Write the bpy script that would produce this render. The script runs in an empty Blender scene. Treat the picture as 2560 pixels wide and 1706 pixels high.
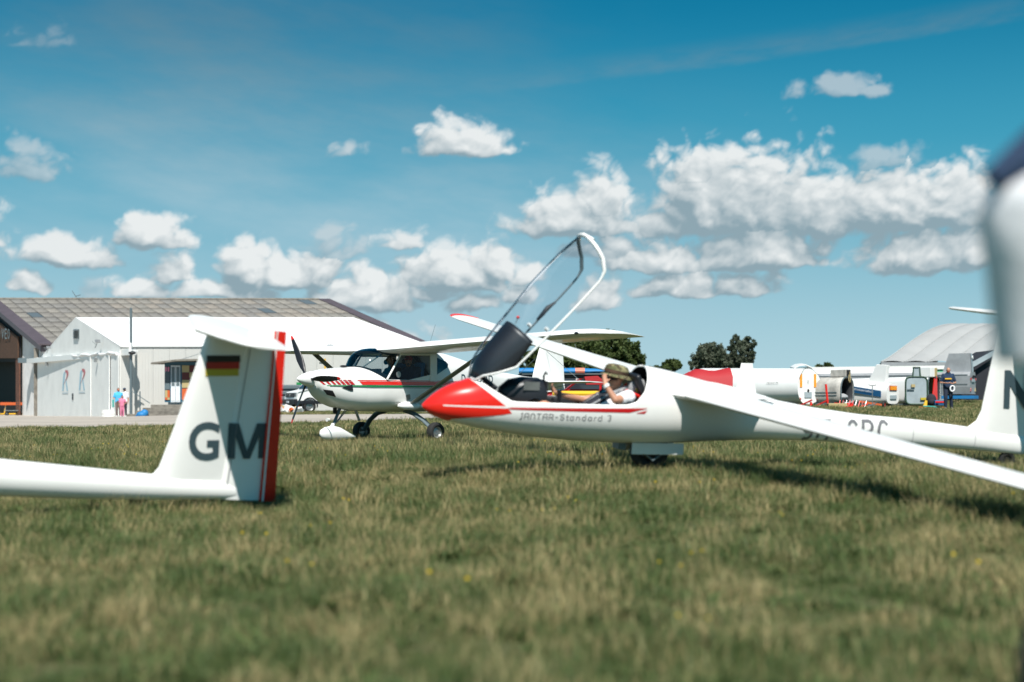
import bpy, bmesh, math, random
import numpy as np
from mathutils import Vector, Matrix, Euler
from math import radians as rad, sin, cos, pi, sqrt
random.seed(7); np.random.seed(7)
SC = bpy.context.scene
COL = SC.collection
F = 3555.0; HC = 0.75; HY = 1025.0; CX = 1280.0   # focal length in photo pixels, camera height, horizon row

# ------------------------------------------------------------------ camera
cam = bpy.data.cameras.new('camera'); camo = bpy.data.objects.new('camera', cam); COL.objects.link(camo)
camo.location = (0, 0, HC); camo.rotation_euler = (pi/2, 0, 0)
cam.sensor_width = 36; cam.lens = F*36/2560
cam.shift_y = (HY-853)/2560
cam.clip_start = 0.05; cam.clip_end = 5000
cam.dof.use_dof = True; cam.dof.focus_distance = 28.0; cam.dof.aperture_fstop = 1.45
SC.camera = camo
# ------------------------------------------------------------------ light
SUN = Vector((-0.07, 0.6, -0.8)).normalized()      # direction in which the light travels
EL = math.asin(-SUN.z); AZ = math.atan2(-SUN.x, -SUN.y)
sl = bpy.data.lights.new('sun', 'SUN'); sl.energy = 5.0; sl.angle = rad(0.53); sl.color = (1, .955, .89)
slo = bpy.data.objects.new('sun', sl); COL.objects.link(slo)
slo.rotation_euler = SUN.to_track_quat('-Z', 'Y').to_euler(); slo.location = (0, -20, 40)
SC.view_settings.view_transform = 'Standard'; SC.view_settings.look = 'None'
SC.view_settings.gamma = 1; SC.view_settings.exposure = 0.44
SC.cycles.max_bounces = 8; SC.cycles.transparent_max_bounces = 24
try: SC.cycles.use_denoising = True
except Exception: pass

# ------------------------------------------------------------------ node helpers
def NN(t, kind, **kw):
    n = t.nodes.new(kind)
    for k, v in kw.items():
        if k == 'loc': n.location = v
        else: setattr(n, k, v)
    return n
def mth(t, op, a, b=None, c=None, clamp=False):
    n = t.nodes.new('ShaderNodeMath'); n.operation = op; n.use_clamp = clamp
    for i, x in enumerate((a, b, c)):
        if x is None: continue
        if isinstance(x, (int, float)): n.inputs[i].default_value = x
        else: t.links.new(x, n.inputs[i])
    return n.outputs[0]
def vmt(t, op, a, b=None):
    n = t.nodes.new('ShaderNodeVectorMath'); n.operation = op
    for i, x in enumerate((a, b)):
        if x is None: continue
        if isinstance(x, (tuple, list)): n.inputs[i].default_value = x
        else: t.links.new(x, n.inputs[i])
    return n.outputs['Value'] if op in ('LENGTH', 'DOT_PRODUCT') else n.outputs[0]
def mixc(t, fac, a, b, mode='MIX'):
    n = t.nodes.new('ShaderNodeMix'); n.data_type = 'RGBA'; n.blend_type = mode
    for s, x in ((0, fac), (6, a), (7, b)):
        if isinstance(x, (int, float)): n.inputs[s].default_value = x
        elif isinstance(x, (tuple, list)): n.inputs[s].default_value = tuple(x)+((1,) if len(x) == 3 else ())
        else: t.links.new(x, n.inputs[s])
    return n.outputs[2]
def sstep(t, x, a, b):
    n = t.nodes.new('ShaderNodeMapRange'); n.interpolation_type = 'SMOOTHSTEP'
    t.links.new(x, n.inputs[0]); n.inputs[1].default_value = a; n.inputs[2].default_value = b
    return n.outputs[0]

# ------------------------------------------------------------------ world: sky + clouds
W = bpy.data.worlds.new('World'); SC.world = W; W.use_nodes = True
wt = W.node_tree; wt.nodes.clear()
wout = NN(wt, 'ShaderNodeOutputWorld'); bg = NN(wt, 'ShaderNodeBackground'); bg.inputs[1].default_value = 0.075
wt.links.new(bg.outputs[0], wout.inputs[0])
sky = NN(wt, 'ShaderNodeTexSky'); sky.sky_type = 'NISHITA'; sky.sun_disc = False
sky.sun_elevation = EL; sky.sun_rotation = AZ; sky.altitude = 100; sky.air_density = 1.0; sky.dust_density = 0.6; sky.ozone_density = 2.0
def sky_colour(t, vec):
    """daylight sky, slightly teal, paler towards the horizon"""
    k = t.nodes.new('ShaderNodeTexSky'); k.sky_type = 'NISHITA'; k.sun_disc = False
    k.sun_elevation = EL; k.sun_rotation = AZ; k.altitude = 100; k.air_density = 1.0; k.dust_density = 0.6; k.ozone_density = 2.0
    t.links.new(vec, k.inputs[0])
    sp = t.nodes.new('ShaderNodeSeparateXYZ'); t.links.new(vec, sp.inputs[0])
    hor = mth(t, 'SQRT', mth(t, 'ADD', mth(t, 'MULTIPLY', sp.outputs[0], sp.outputs[0]), mth(t, 'MULTIPLY', sp.outputs[1], sp.outputs[1])))
    v_ = mth(t, 'DIVIDE', sp.outputs[2], mth(t, 'MAXIMUM', hor, .02))
    c = mixc(t, 1.0, k.outputs[0], SKYTINT, 'MULTIPLY')
    c = mixc(t, mth(t, 'SUBTRACT', 1.0, sstep(t, v_, .10, .30)), c, SKYMID)
    hz = mth(t, 'SUBTRACT', 1.0, sstep(t, v_, .0, .19))
    return mixc(t, hz, c, HAZE)
SKYTINT = (.03, .62, .71); SKYMID = (.80, 3.8, 5.35); HAZE = (4.4, 6.5, 7.2)
tc = NN(wt, 'ShaderNodeTexCoord')
wt.nodes.remove(sky)
wt.links.new(sky_colour(wt, tc.outputs['Generated']), bg.inputs[0])
W.cycles.sampling_method = 'MANUAL'; W.cycles.sample_map_resolution = 512
# the cloud field is computed on a fine sky backdrop that stands far beyond the airfield, ahead of the viewer
def vnoise(x,y,seed):
    xi=np.floor(x).astype(np.int64); yi=np.floor(y).astype(np.int64); fx=x-xi; fy=y-yi
    u=fx*fx*fx*(fx*(fx*6-15)+10); w=fy*fy*fy*(fy*(fy*6-15)+10)
    def h(a,b,dx,dy):
        n=(a*374761393+b*668265263+seed*974634777)&0xFFFFFFFF
        n=((n^(n>>13))*1274126177)&0xFFFFFFFF
        t=((n^(n>>16))&0xFFFF)*(2*np.pi/65536.)
        return np.cos(t)*dx+np.sin(t)*dy
    r=(h(xi,yi,fx,fy)*(1-u)+h(xi+1,yi,fx-1,fy)*u)*(1-w)+(h(xi,yi+1,fx,fy-1)*(1-u)+h(xi+1,yi+1,fx-1,fy-1)*u)*w
    return .5+.72*r
def octs(x,y,sc,octv,seed,g,fn):
    s=0;a=1;t=0
    for o in range(octv):
        s=s+a*fn(vnoise(x*sc+o*17.3,y*sc+o*9.1,seed+o));t+=a;a*=g;sc*=2.03
        x,y=.8*x-.6*y,.6*x+.8*y
    return s/t
def fbm(x,y,sc,octv,seed,g=.5): return octs(x,y,sc,octv,seed,g,lambda n:n)
def billow(x,y,sc,octv,seed,g=.5): return octs(x,y,sc,octv,seed,g,lambda n:np.minimum(1,abs(2*n-1)*1.7))
CL=[(1160,385,112,84,1,1),(1230,372,45,34,.6,.8),(385,628,98,80,.95,.8),(165,678,125,64,.95,.75),(75,472,82,74,.5,.35),(118,164,66,36,.38,0.0),
 (66,747,52,50,.8,.8),(418,714,64,62,.9,.8),(620,722,78,108,1.1,1),(700,722,150,80,1.1,1),(795,712,66,88,1,1),(345,750,80,48,.9,.85),(540,755,130,48,1,.95),
 (855,400,42,40,.35,.45),(825,645,78,62,.5,.35),(1006,626,70,54,.75,.7),(1150,726,138,104,1.1,.95),(1235,702,60,88,1,1),(905,778,138,90,1.1,1),(1080,750,60,50,.7,.7),
 (1180,777,70,46,.8,.8),(1450,584,155,110,1.2,1),(1490,540,80,100,1.1,1.05),(1760,590,150,195,1.0,.75),(1880,590,180,205,1.1,.85),(1740,470,75,80,.9,.95),(2040,590,160,145,1,.85),
 (2230,592,210,150,1.15,.9),(2380,585,120,145,1.1,1),(1900,672,170,104,1.15,1),(1640,680,150,70,.95,.9),(1540,650,120,80,.6,.7),(2300,690,140,104,1.1,.95),(2440,675,90,95,1.05,.95),
 (1700,742,130,62,.9,.9),(1860,740,110,62,.9,.9),(1495,772,64,70,1,1),(1310,706,55,56,.8,.9),(2120,260,104,50,.62,.35),(2190,442,76,50,.45,.35),(2300,442,56,36,.35,.3),(1290,762,60,50,.6,.7),(960,860,140,50,.45,.6),(250,760,60,40,.45,.3),
 (-260,640,220,120,1,.9),(-420,420,160,90,.9,.8),(-520,760,260,90,1,.9),(2760,640,200,200,1,.9),(2960,760,260,120,1,.9),(3300,500,240,140,1,.9),(-1000,700,300,160,1,.9)]
def clouds(az,v):
    wx=(fbm(az,v,26,3,5)-.5)*.022+(fbm(az,v,90,3,15)-.5)*.004; wy=(fbm(az,v,26,3,9)-.5)*.012+(fbm(az,v,90,3,19)-.5)*.004
    X=az+wx;Y=v+wy
    acc=np.full(az.shape,-3.);br=np.zeros(az.shape);hb=np.zeros(az.shape)
    for x,yb,rx,hh,w,b in CL:
        a0=np.arctan((x-CX)/F);v0=(HY-yb)/F;ry=hh/F*1.14;rxx=rx/F*1.20
        dx=(X-a0)/rxx;dy=(Y-(v0+ry*.12))/ry
        dy2=np.where(dy<0,dy*-4.5,dy)
        m=(1-np.sqrt(dx*dx+dy2*dy2))*w
        k=m>acc; acc=np.where(k,m,acc);br=np.where(k,b,br);hb=np.where(k,np.clip(dy,-.3,1),hb)
    n=billow(X,Y*1.25,34,5,31,.48)
    n2=fbm(X,Y*1.2,46,5,77,.5)
    D=acc*1.55+(n-.42)*.95+(n2-.5)*.36
    return D,br,hb
def smooth(x,a,b):
    t=np.clip((x-a)/(b-a),0,1);return t*t*(3-2*t)
def shade(D,br,hb,Du,Du2):
    al=smooth(D,-.06,.56)
    l=.50+ (D-Du)*.75+(D-Du2)*.55
    l=l*.75+.38*np.clip(hb,0,1)-.06
    l=l-.25*smooth(D,.5,1.3)*(1-np.clip(hb*1.4,0,1))
    return al,np.clip(l,0,1.1)

def veils(az, v):
    u = az*1.0; n = fbm(u*.45, v*1.5+az*.15, 14, 6, 51, .58); n2 = fbm(u*.6, v*2.2-az*.2, 40, 5, 61, .6)
    low = (v-(az*.098+.2345)+(n2-.5)*.006)/.0095
    band = smooth(low, -1.25, -.7)*(1-smooth(low, -.1, 1.4))*smooth(az, -.10, .14)*np.clip(n2*1.5-.25, 0, 1)
    d = np.minimum(np.sqrt(((az+.20)*4.0)**2+((v-.20)*5.0)**2), np.sqrt(((az+.06)*3.4)**2+((v-.12)*7.5)**2))
    veil = (1-smooth(d, .0, 1.25))*np.clip(n*1.3-.15, 0, 1)
    return np.clip(band*.42+veil*.85+np.clip(n-.47, 0, 1)*.30*(1-smooth(az, -.05, .2)), 0, .85)
ua = np.unique(np.round(np.concatenate([np.linspace(-1.25, -.37, 90), np.linspace(-.37, .37, 800), np.linspace(.37, 1.25, 90)]), 5))
uv = np.unique(np.round(np.concatenate([np.linspace(-.03, -.002, 3), np.linspace(.0, .29, 310), np.linspace(.29, .62, 60)]), 5))
AZg, Vg = np.meshgrid(ua, uv)
D_, br_, hb_ = clouds(AZg, Vg); Du_, _, _ = clouds(AZg+.003, Vg+.006); Du2_, _, _ = clouds(AZg+.008, Vg+.017)
al_, li_ = shade(D_, br_, hb_, Du_, Du2_)
edge = smooth(1.22-np.abs(AZg), 0, .3)*smooth(.61-Vg, 0, .12)
al_ = al_*np.clip(br_+.25, .35, .97)*edge; ve_ = veils(AZg, Vg)*edge
RB = 2600.
vs_ = np.stack([(RB*np.sin(AZg)).ravel(), (RB*np.cos(AZg)).ravel(), (HC+RB*Vg).ravel()], 1)
ny_, nx_ = AZg.shape; ii = np.arange((ny_-1)*(nx_-1)); jj = ii//(nx_-1); kk = ii % (nx_-1); q0 = jj*nx_+kk
fc_ = np.stack([q0, q0+1, q0+1+nx_, q0+nx_], 1)
me = bpy.data.meshes.new('sky'); me.vertices.add(len(vs_)); me.vertices.foreach_set('co', vs_.ravel())
me.loops.add(len(fc_)*4); me.loops.foreach_set('vertex_index', fc_.ravel()); me.polygons.add(len(fc_)); me.polygons.foreach_set('loop_start', np.arange(len(fc_))*4); me.update(calc_edges=True)
at = me.attributes.new('cloud', 'FLOAT_COLOR', 'POINT'); cd = np.stack([al_.ravel(), li_.ravel(), br_.ravel(), ve_.ravel()], 1).astype(np.float32); at.data.foreach_set('color', cd.ravel())
sm = bpy.data.materials.new('sky_with_clouds'); sm.use_nodes = True; t = sm.node_tree; t.nodes.clear()
so = t.nodes.new('ShaderNodeOutputMaterial'); em = t.nodes.new('ShaderNodeEmission'); em.inputs[1].default_value = bg.inputs[1].default_value; t.links.new(em.outputs[0], so.inputs[0])
gp = t.nodes.new('ShaderNodeNewGeometry'); dirv = vmt(t, 'NORMALIZE', vmt(t, 'SUBTRACT', gp.outputs['Position'], (0, 0, HC)))
sc_ = sky_colour(t, dirv); an = t.nodes.new('ShaderNodeAttribute'); an.attribute_name = 'cloud'; sep = t.nodes.new('ShaderNodeSeparateColor'); t.links.new(an.outputs['Color'], sep.inputs[0])
spz = t.nodes.new('ShaderNodeSeparateXYZ'); t.links.new(dirv, spz.inputs[0])
sc_ = mixc(t, an.outputs['Alpha'], sc_, mixc(t, sstep(t, spz.outputs[2], .12, .27), (3.9, 5.7, 6.6), (1.4, 2.5, 3.2)))
cc_ = mixc(t, sep.outputs[1], (2.7, 3.75, 4.3), (8.2, 8.5, 8.5))
cc_ = mixc(t, mth(t, 'MULTIPLY', mth(t, 'SUBTRACT', .8, sep.outputs[2], clamp=True), .8), cc_, (2.6, 3.6, 4.3))
sc_ = mixc(t, sep.outputs[0], sc_, cc_)
t.links.new(sc_, em.inputs[0]); me.materials.append(sm); sm.cycles.emission_sampling = 'NONE'
so_ = bpy.data.objects.new('sky', me); COL.objects.link(so_); so_['kind'] = 'structure'

# ------------------------------------------------------------------ materials
def mat(name, col, rough=.6, metal=0, noise=0, nscale=8, bump=0, bscale=40, coat=0, spec=.5, alpha=1, trans=0, emit=None, vary=None):
    m = bpy.data.materials.new(name); m.use_nodes = True; t = m.node_tree; b = t.nodes['Principled BSDF']
    b.inputs['Base Color'].default_value = (*col, 1); b.inputs['Roughness'].default_value = rough; b.inputs['Metallic'].default_value = metal
    b.inputs['Specular IOR Level'].default_value = spec; b.inputs['Coat Weight'].default_value = coat; b.inputs['Coat Roughness'].default_value = .08
    b.inputs['Alpha'].default_value = alpha; b.inputs['Transmission Weight'].default_value = trans
    tcn = t.nodes.new('ShaderNodeTexCoord')
    if noise:
        n = t.nodes.new('ShaderNodeTexNoise'); n.inputs['Scale'].default_value = nscale; n.inputs['Detail'].default_value = 6; n.inputs['Roughness'].default_value = .65
        t.links.new(tcn.outputs['Object'], n.inputs['Vector'])
        c2 = vary or tuple(x*(1-noise) for x in col)
        t.links.new(mixc(t, sstep(t, n.outputs['Fac'], .35, .7), (*col, 1), (*c2, 1)), b.inputs['Base Color'])
    if bump:
        n = t.nodes.new('ShaderNodeTexNoise'); n.inputs['Scale'].default_value = bscale; n.inputs['Detail'].default_value = 4
        t.links.new(tcn.outputs['Object'], n.inputs['Vector'])
        bm_ = t.nodes.new('ShaderNodeBump'); bm_.inputs['Strength'].default_value = bump; bm_.inputs['Distance'].default_value = .02
        t.links.new(n.outputs['Fac'], bm_.inputs['Height']); t.links.new(bm_.outputs[0], b.inputs['Normal'])
    return m
M = {}
M['gel'] = mat('white_gelcoat', (.82, .815, .79), .34, noise=.03, nscale=3, coat=.12)
M['white'] = mat('white_paint', (.80, .80, .78), .35, noise=.04, nscale=2, coat=.15)
M['tarpw'] = mat('white_tarpaulin', (.80, .80, .79), .55, noise=.05, nscale=.5, bump=.15, bscale=1.5)
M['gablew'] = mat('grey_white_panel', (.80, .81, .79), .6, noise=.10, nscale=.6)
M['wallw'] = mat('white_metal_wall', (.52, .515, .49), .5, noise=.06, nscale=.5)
M['red'] = mat('red_paint', (.74, .020, .012), .25, coat=.4)
M['dred'] = mat('dark_red_paint', (.50, .012, .015), .3, coat=.2)
M['green'] = mat('green_paint', (.012, .22, .06), .35)
M['black'] = mat('black_plastic', (.012, .013, .017), .42)
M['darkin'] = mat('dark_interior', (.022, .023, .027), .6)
M['rubber'] = mat('tyre_rubber', (.018, .018, .018), .8, bump=.2, bscale=60)
M['steel'] = mat('grey_metal', (.35, .36, .36), .35, metal=.7, noise=.2)
M['lead'] = mat('grey_blue_paint', (.11, .145, .16), .45)
M['letter'] = mat('slate_lettering', (.045, .075, .09), .4)
M['letterg'] = mat('grey_lettering', (.16, .16, .17), .4)
M['fgold'] = mat('flag_gold', (.48, .38, .035), .45); M['fblack'] = mat('flag_black', (.012, .012, .012), .45); M['fred'] = mat('flag_red', (.42, .02, .015), .45)
M['skin'] = mat('skin', (.50, .25, .16), .5, noise=.15, nscale=12, spec=.4)
M['cloudgrey'] = mat('light_grey_fabric', (.30, .31, .32), .9, bump=.2)
M['conc'] = mat('concrete', (.40, .36, .31), .85, noise=.25, nscale=1.3, bump=.3, bscale=12)
M['concd'] = mat('weathered_concrete', (.22, .20, .17), .9, noise=.45, nscale=2.5, bump=.5, bscale=9)
M['alu'] = mat('brushed_aluminium', (.42, .43, .43), .38, metal=.6, noise=.12, nscale=2)
M['orange'] = mat('orange_reflector', (.85, .30, .01), .35)
M['redlens'] = mat('red_lens', (.35, .015, .012), .2)
M['blue'] = mat('blue_cover', (.01, .17, .42), .6, bump=.4, bscale=6)
M['redcl'] = mat('red_cover', (.36, .012, .018), .7, bump=.5, bscale=5)
M['yellow'] = mat('yellow_paint', (.80, .46, .03), .4)
M['wood'] = mat('dark_timber', (.10, .05, .028), .75, noise=.5, nscale=5, bump=.3)
M['brick'] = mat('red_brick', (.16, .07, .045), .9, noise=.4, nscale=3, bump=.3)
M['plaster'] = mat('white_plaster', (.80, .79, .77), .85, noise=.18, nscale=1.2, bump=.25, bscale=3)
M['fascia'] = mat('brown_metal_roof', (.095, .075, .085), .5, noise=.2, nscale=2)
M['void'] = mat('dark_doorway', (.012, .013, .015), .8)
M['earth'] = mat('bare_soil', (.12, .095, .06), .95, noise=.4, nscale=4)

def glass(name, tint, alpha, rough=.02, ior=1.45):
    m = bpy.data.materials.new(name); m.use_nodes = True; t = m.node_tree; t.nodes.clear()
    o = t.nodes.new('ShaderNodeOutputMaterial'); tr = t.nodes.new('ShaderNodeBsdfTransparent'); tr.inputs[0].default_value = (*tint, 1)
    gl = t.nodes.new('ShaderNodeBsdfGlossy'); gl.inputs['Roughness'].default_value = rough; gl.inputs[0].default_value = (.95, .97, 1, 1)
    fr = t.nodes.new('ShaderNodeFresnel'); fr.inputs[0].default_value = ior
    mx = t.nodes.new('ShaderNodeMixShader'); f = mth(t, 'ADD', mth(t, 'MULTIPLY', fr.outputs[0], 1.0), alpha, clamp=True)
    t.links.new(f, mx.inputs[0]); t.links.new(tr.outputs[0], mx.inputs[1]); t.links.new(gl.outputs[0], mx.inputs[2]); t.links.new(mx.outputs[0], o.inputs[0])
    return m
M['glass'] = glass('clear_perspex', (.93, .95, .965), .02, .04, 1.085)
M['tint'] = glass('tinted_blue_perspex', (.03, .12, .20), .04, .03)
M['wind'] = glass('windscreen_perspex', (.66, .74, .76), .03, .02)
M['doorglass'] = glass('door_perspex', (.72, .74, .76), .0, .03, 1.16)
M['dglass'] = mat('dark_window_glass', (.03, .035, .045), .06, spec=.8)

# ------------------------------------------------------------------ mesh helpers
class MB:
    def __init__(s): s.v = []; s.f = []; s.m = []
    def add(s, vs, fs, mi=0):
        o = len(s.v); s.v += [tuple(v) for v in vs]; s.f += [tuple(i+o for i in f) for f in fs]; s.m += [mi]*len(fs); return s
    def box(s, c, d, mi=0, rot=None):
        x, y, z = d[0]/2, d[1]/2, d[2]/2
        vs = [Vector(p) for p in ((-x,-y,-z),(x,-y,-z),(x,y,-z),(-x,y,-z),(-x,-y,z),(x,-y,z),(x,y,z),(-x,y,z))]
        if rot is not None: vs = [rot @ v for v in vs]
        c = Vector(c); return s.add([v+c for v in vs], [(0,3,2,1),(4,5,6,7),(0,1,5,4),(1,2,6,5),(2,3,7,6),(3,0,4,7)], mi)
    def tube(s, pts, r, n=10, mi=0, cap=True, flat=1.0, up=None):
        pts = [Vector(p) for p in pts]; rs = r if isinstance(r, (list, tuple)) else [r]*len(pts)
        rings = []; u = None
        for i, p in enumerate(pts):
            a = pts[max(i-1, 0)]; b = pts[min(i+1, len(pts)-1)]; t = (b-a).normalized()
            if u is None:
                u = Vector(up) if up else (Vector((0, 0, 1)) if abs(t.z) < .9 else Vector((1, 0, 0)))
            u = (u - t*u.dot(t)).normalized(); w = t.cross(u)
            rings.append([p + (u*cos(2*pi*k/n)*flat + w*sin(2*pi*k/n))*rs[i] for k in range(n)])
        vs = [v for rg in rings for v in rg]; fs = []
        for i in range(len(pts)-1):
            for k in range(n): fs.append((i*n+k, i*n+(k+1) % n, (i+1)*n+(k+1) % n, (i+1)*n+k))
        if cap: fs += [tuple(range(n-1, -1, -1)), tuple((len(pts)-1)*n+k for k in range(n))]
        return s.add(vs, fs, mi)
    def rings(s, rs, closed=True, cap=True, mi=0):
        n = len(rs[0]); vs = [v for r in rs for v in r]; fs = []
        for i in range(len(rs)-1):
            for k in range(n if closed else n-1): fs.append((i*n+k, i*n+(k+1) % n, (i+1)*n+(k+1) % n, (i+1)*n+k))
        if cap: fs += [tuple(range(n-1, -1, -1)), tuple((len(rs)-1)*n+k for k in range(n))]
        return s.add(vs, fs, mi)
    def ell(s, c, r, n=14, m=9, mi=0, rot=None):
        vs = []; c = Vector(c)
        for i in range(1, m):
            a = pi*i/m
            for k in range(n):
                v = Vector((r[0]*sin(a)*cos(2*pi*k/n), r[1]*sin(a)*sin(2*pi*k/n), r[2]*cos(a)))
                vs.append(c+(rot @ v if rot is not None else v))
        top = len(vs); z = Vector((0, 0, r[2])); z = rot @ z if rot is not None else z; vs += [c+z, c-z]; fs = []
        for i in range(m-2):
            for k in range(n): fs.append((i*n+k, (i+1)*n+k, (i+1)*n+(k+1) % n, i*n+(k+1) % n))
        for k in range(n): fs.append((top, k, (k+1) % n)); fs.append((top+1, (m-2)*n+(k+1) % n, (m-2)*n+k))
        return s.add(vs, fs, mi)
    def prism(s, poly, h, mi=0, fr=None):       # poly in plane, extruded by vector; fr maps (a,b)->Vector
        vs = [fr(a, b) for a, b in poly] if fr else [Vector(p) for p in poly]
        n = len(vs); h = Vector(h); vs2 = [v+h for v in vs]
        fs = [tuple(range(n-1, -1, -1)), tuple(range(n, 2*n))]+[(i, (i+1) % n, n+(i+1) % n, n+i) for i in range(n)]
        return s.add(vs+vs2, fs, mi)
    def obj(s, name, mats, parent=None, smooth=35, bevel=0, solid=None):
        me = bpy.data.meshes.new(name); me.from_pydata([tuple(v) for v in s.v], [], s.f)
        if not isinstance(mats, (list, tuple)): mats = [mats]
        for m in mats: me.materials.append(M[m] if isinstance(m, str) else m)
        if len(mats) > 1: me.polygons.foreach_set('material_index', s.m)
        me.validate()
        bm = bmesh.new(); bm.from_mesh(me); bmesh.ops.recalc_face_normals(bm, faces=bm.faces); bm.to_mesh(me); bm.free()
        if smooth:
            me.shade_smooth(); me.set_sharp_from_angle(angle=rad(smooth))
        o = bpy.data.objects.new(name, me); COL.objects.link(o)
        if parent is not None: o.parent = parent
        if bevel:
            b = o.modifiers.new('b', 'BEVEL'); b.width = bevel; b.segments = 2; b.limit_method = 'ANGLE'; b.angle_limit = rad(40)
        return o
def tag(o, label=None, cat=None, group=None, kind=None):
    if label: o['label'] = label
    if cat: o['category'] = cat
    if group: o['group'] = group
    if kind: o['kind'] = kind
    return o
def empty(name, loc, label, cat, rot=(0, 0, 0), group=None):
    o = bpy.data.objects.new(name, None); COL.objects.link(o); o.location = loc; o.rotation_euler = rot; o.empty_display_size = .2
    return tag(o, label, cat, group)
def copy_tree(o, parent=None):
    c = o.copy(); COL.objects.link(c)
    if parent is not None: c.parent = parent
    for ch in [x for x in bpy.data.objects if x.parent == o]: copy_tree(ch, c)
    return c
def V(*a): return Vector(a)
def P(px, py, d): return Vector(((px-CX)/F*d, d, HC+(HY-py)/F*d))
def interp(x, tab): return float(np.interp(x, [a for a, b in tab], [b for a, b in tab]))
def smooth_tab(tab, lo, hi, n=200):
    xs = np.linspace(lo, hi, n); ys = np.interp(xs, [a for a, b in tab], [b for a, b in tab])
    for _ in range(3): ys[1:-1] = (ys[:-2]+2*ys[1:-1]+ys[2:])/4
    return list(zip(xs, ys))

# ------------------------------------------------------------------ terrain
CP = [(0,0,-.75),(-2,5,-.75),(2,5,-.75),(-1.9,10.5,-.735),(-4,9.5,-.76),(1.2,12.4,-.53),(-1.5,13,-.58),(-2,25.7,-.585),(-2.5,24,-.60),(3.5,16,-.55),(4.6,13.6,-.56),(3.0,8.6,-.60),(2.2,11,-.56),(-15,41,-.55),(-5,41,-.5),
 (-30,83,-.42),(-10,83,-.38),(-22,68,-.40),(-11,66,-.16),(-5,64,-.14),(17.3,57.8,0),(12.4,60,.15),(22,64,.33),(9,56,.08),(0,57,-.12),(8,30,-.36),(16,40,-.2),(0,41,-.46),(-60,100,-.4),(0,150,-.1),
 (60,150,.3),(-60,40,-.6),(60,40,-.1),(-20,10,-.75),(20,10,-.6),(0,-20,-.8),(50,65,.35),(-80,-20,-.8),(80,-20,-.7),(-6,21,-.62),(2,22,-.5),(-34,102,-.46)]
_c = np.array(CP); _d = np.sqrt(((_c[:, None, :2]-_c[None, :, :2])**2).sum(-1)+4.0)
_w = np.linalg.solve(_d+np.eye(len(CP))*1e-6, _c[:, 2]+.4)
def gz_arr(x, y):
    x = np.asarray(x, float); y = np.asarray(y, float)
    r = np.sqrt((x[..., None]-_c[:, 0])**2+(y[..., None]-_c[:, 1])**2+4.0)
    z = (r*_w).sum(-1)-.4
    R_ = np.sqrt(x**2+y**2); k = np.clip((R_-120)/60, 0, 1); k = k*k*(3-2*k)
    return HC+z*(1-k)+(-.25)*k
def gz(x, y): return float(gz_arr([x], [y])[0])
def G(x, y, dz=0): return Vector((x, y, gz(x, y)+dz))
def GP(px, d, dz=0): x = (px-CX)/F*d; return G(x, d, dz)

def sheet(name, xs, ys, dz, m, mask=None, lump=0):
    X, Y = np.meshgrid(xs, ys); Z = gz_arr(X, Y)+dz
    if lump: Z = Z+lump*(np.sin(X*5.1+Y*2.3)*np.sin(Y*4.3-X*1.7)+np.sin(X*11+1)*np.sin(Y*9.1))*.5*np.exp(-((np.hypot(X, Y)/40)**2))
    nx, ny = len(xs), len(ys)
    vs = np.stack([X.ravel(), Y.ravel(), Z.ravel()], 1).tolist(); fs = []
    for j in range(ny-1):
        for i in range(nx-1):
            if mask is None or mask((xs[i]+xs[i+1])/2, (ys[j]+ys[j+1])/2): fs.append((j*nx+i, j*nx+i+1, (j+1)*nx+i+1, (j+1)*nx+i))
    me = bpy.data.meshes.new(name); me.from_pydata(vs, [], fs); me.materials.append(m); me.shade_smooth()
    o = bpy.data.objects.new(name, me); COL.objects.link(o); return o
# ground material: soil/thatch with green and straw patches
gm = bpy.data.materials.new('turf_base'); gm.use_nodes = True; t = gm.node_tree; b = t.nodes['Principled BSDF']; b.inputs['Roughness'].default_value = .95; b.inputs['Specular IOR Level'].default_value = .15
geo = t.nodes.new('ShaderNodeNewGeometry')
def nse(t, vec, sc, det=5, rough=.6):
    n = t.nodes.new('ShaderNodeTexNoise'); n.inputs['Scale'].default_value = sc; n.inputs['Detail'].default_value = det; n.inputs['Roughness'].default_value = rough
    t.links.new(vec, n.inputs['Vector']); return n.outputs['Fac']
a1 = sstep(t, nse(t, geo.outputs['Position'], .45), .40, .62); a2 = sstep(t, nse(t, geo.outputs['Position'], 3.0, 8, .7), .36, .66); a3 = sstep(t, nse(t, geo.outputs['Position'], 26, 4, .7), .3, .7)
c1 = mixc(t, a2, (.060, .082, .030), (.14, .125, .065)); c1 = mixc(t, mth(t, 'MULTIPLY', a1, .6), c1, (.05, .072, .022)); c1 = mixc(t, mth(t, 'MULTIPLY', a3, .45), c1, (.030, .034, .014))
t.links.new(c1, b.inputs['Base Color'])
xs = np.unique(np.concatenate([np.linspace(-12, 12, 97), np.linspace(-60, 60, 81), np.linspace(-2500, 2500, 41)])); ys = np.unique(np.concatenate([np.linspace(-20, 2, 12), np.linspace(2, 30, 113), np.linspace(30, 180, 76), np.linspace(180, 3500, 30), np.linspace(-600, -20, 8)]))
tag(sheet('ground', xs, ys, 0, gm), kind='structure')
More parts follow.
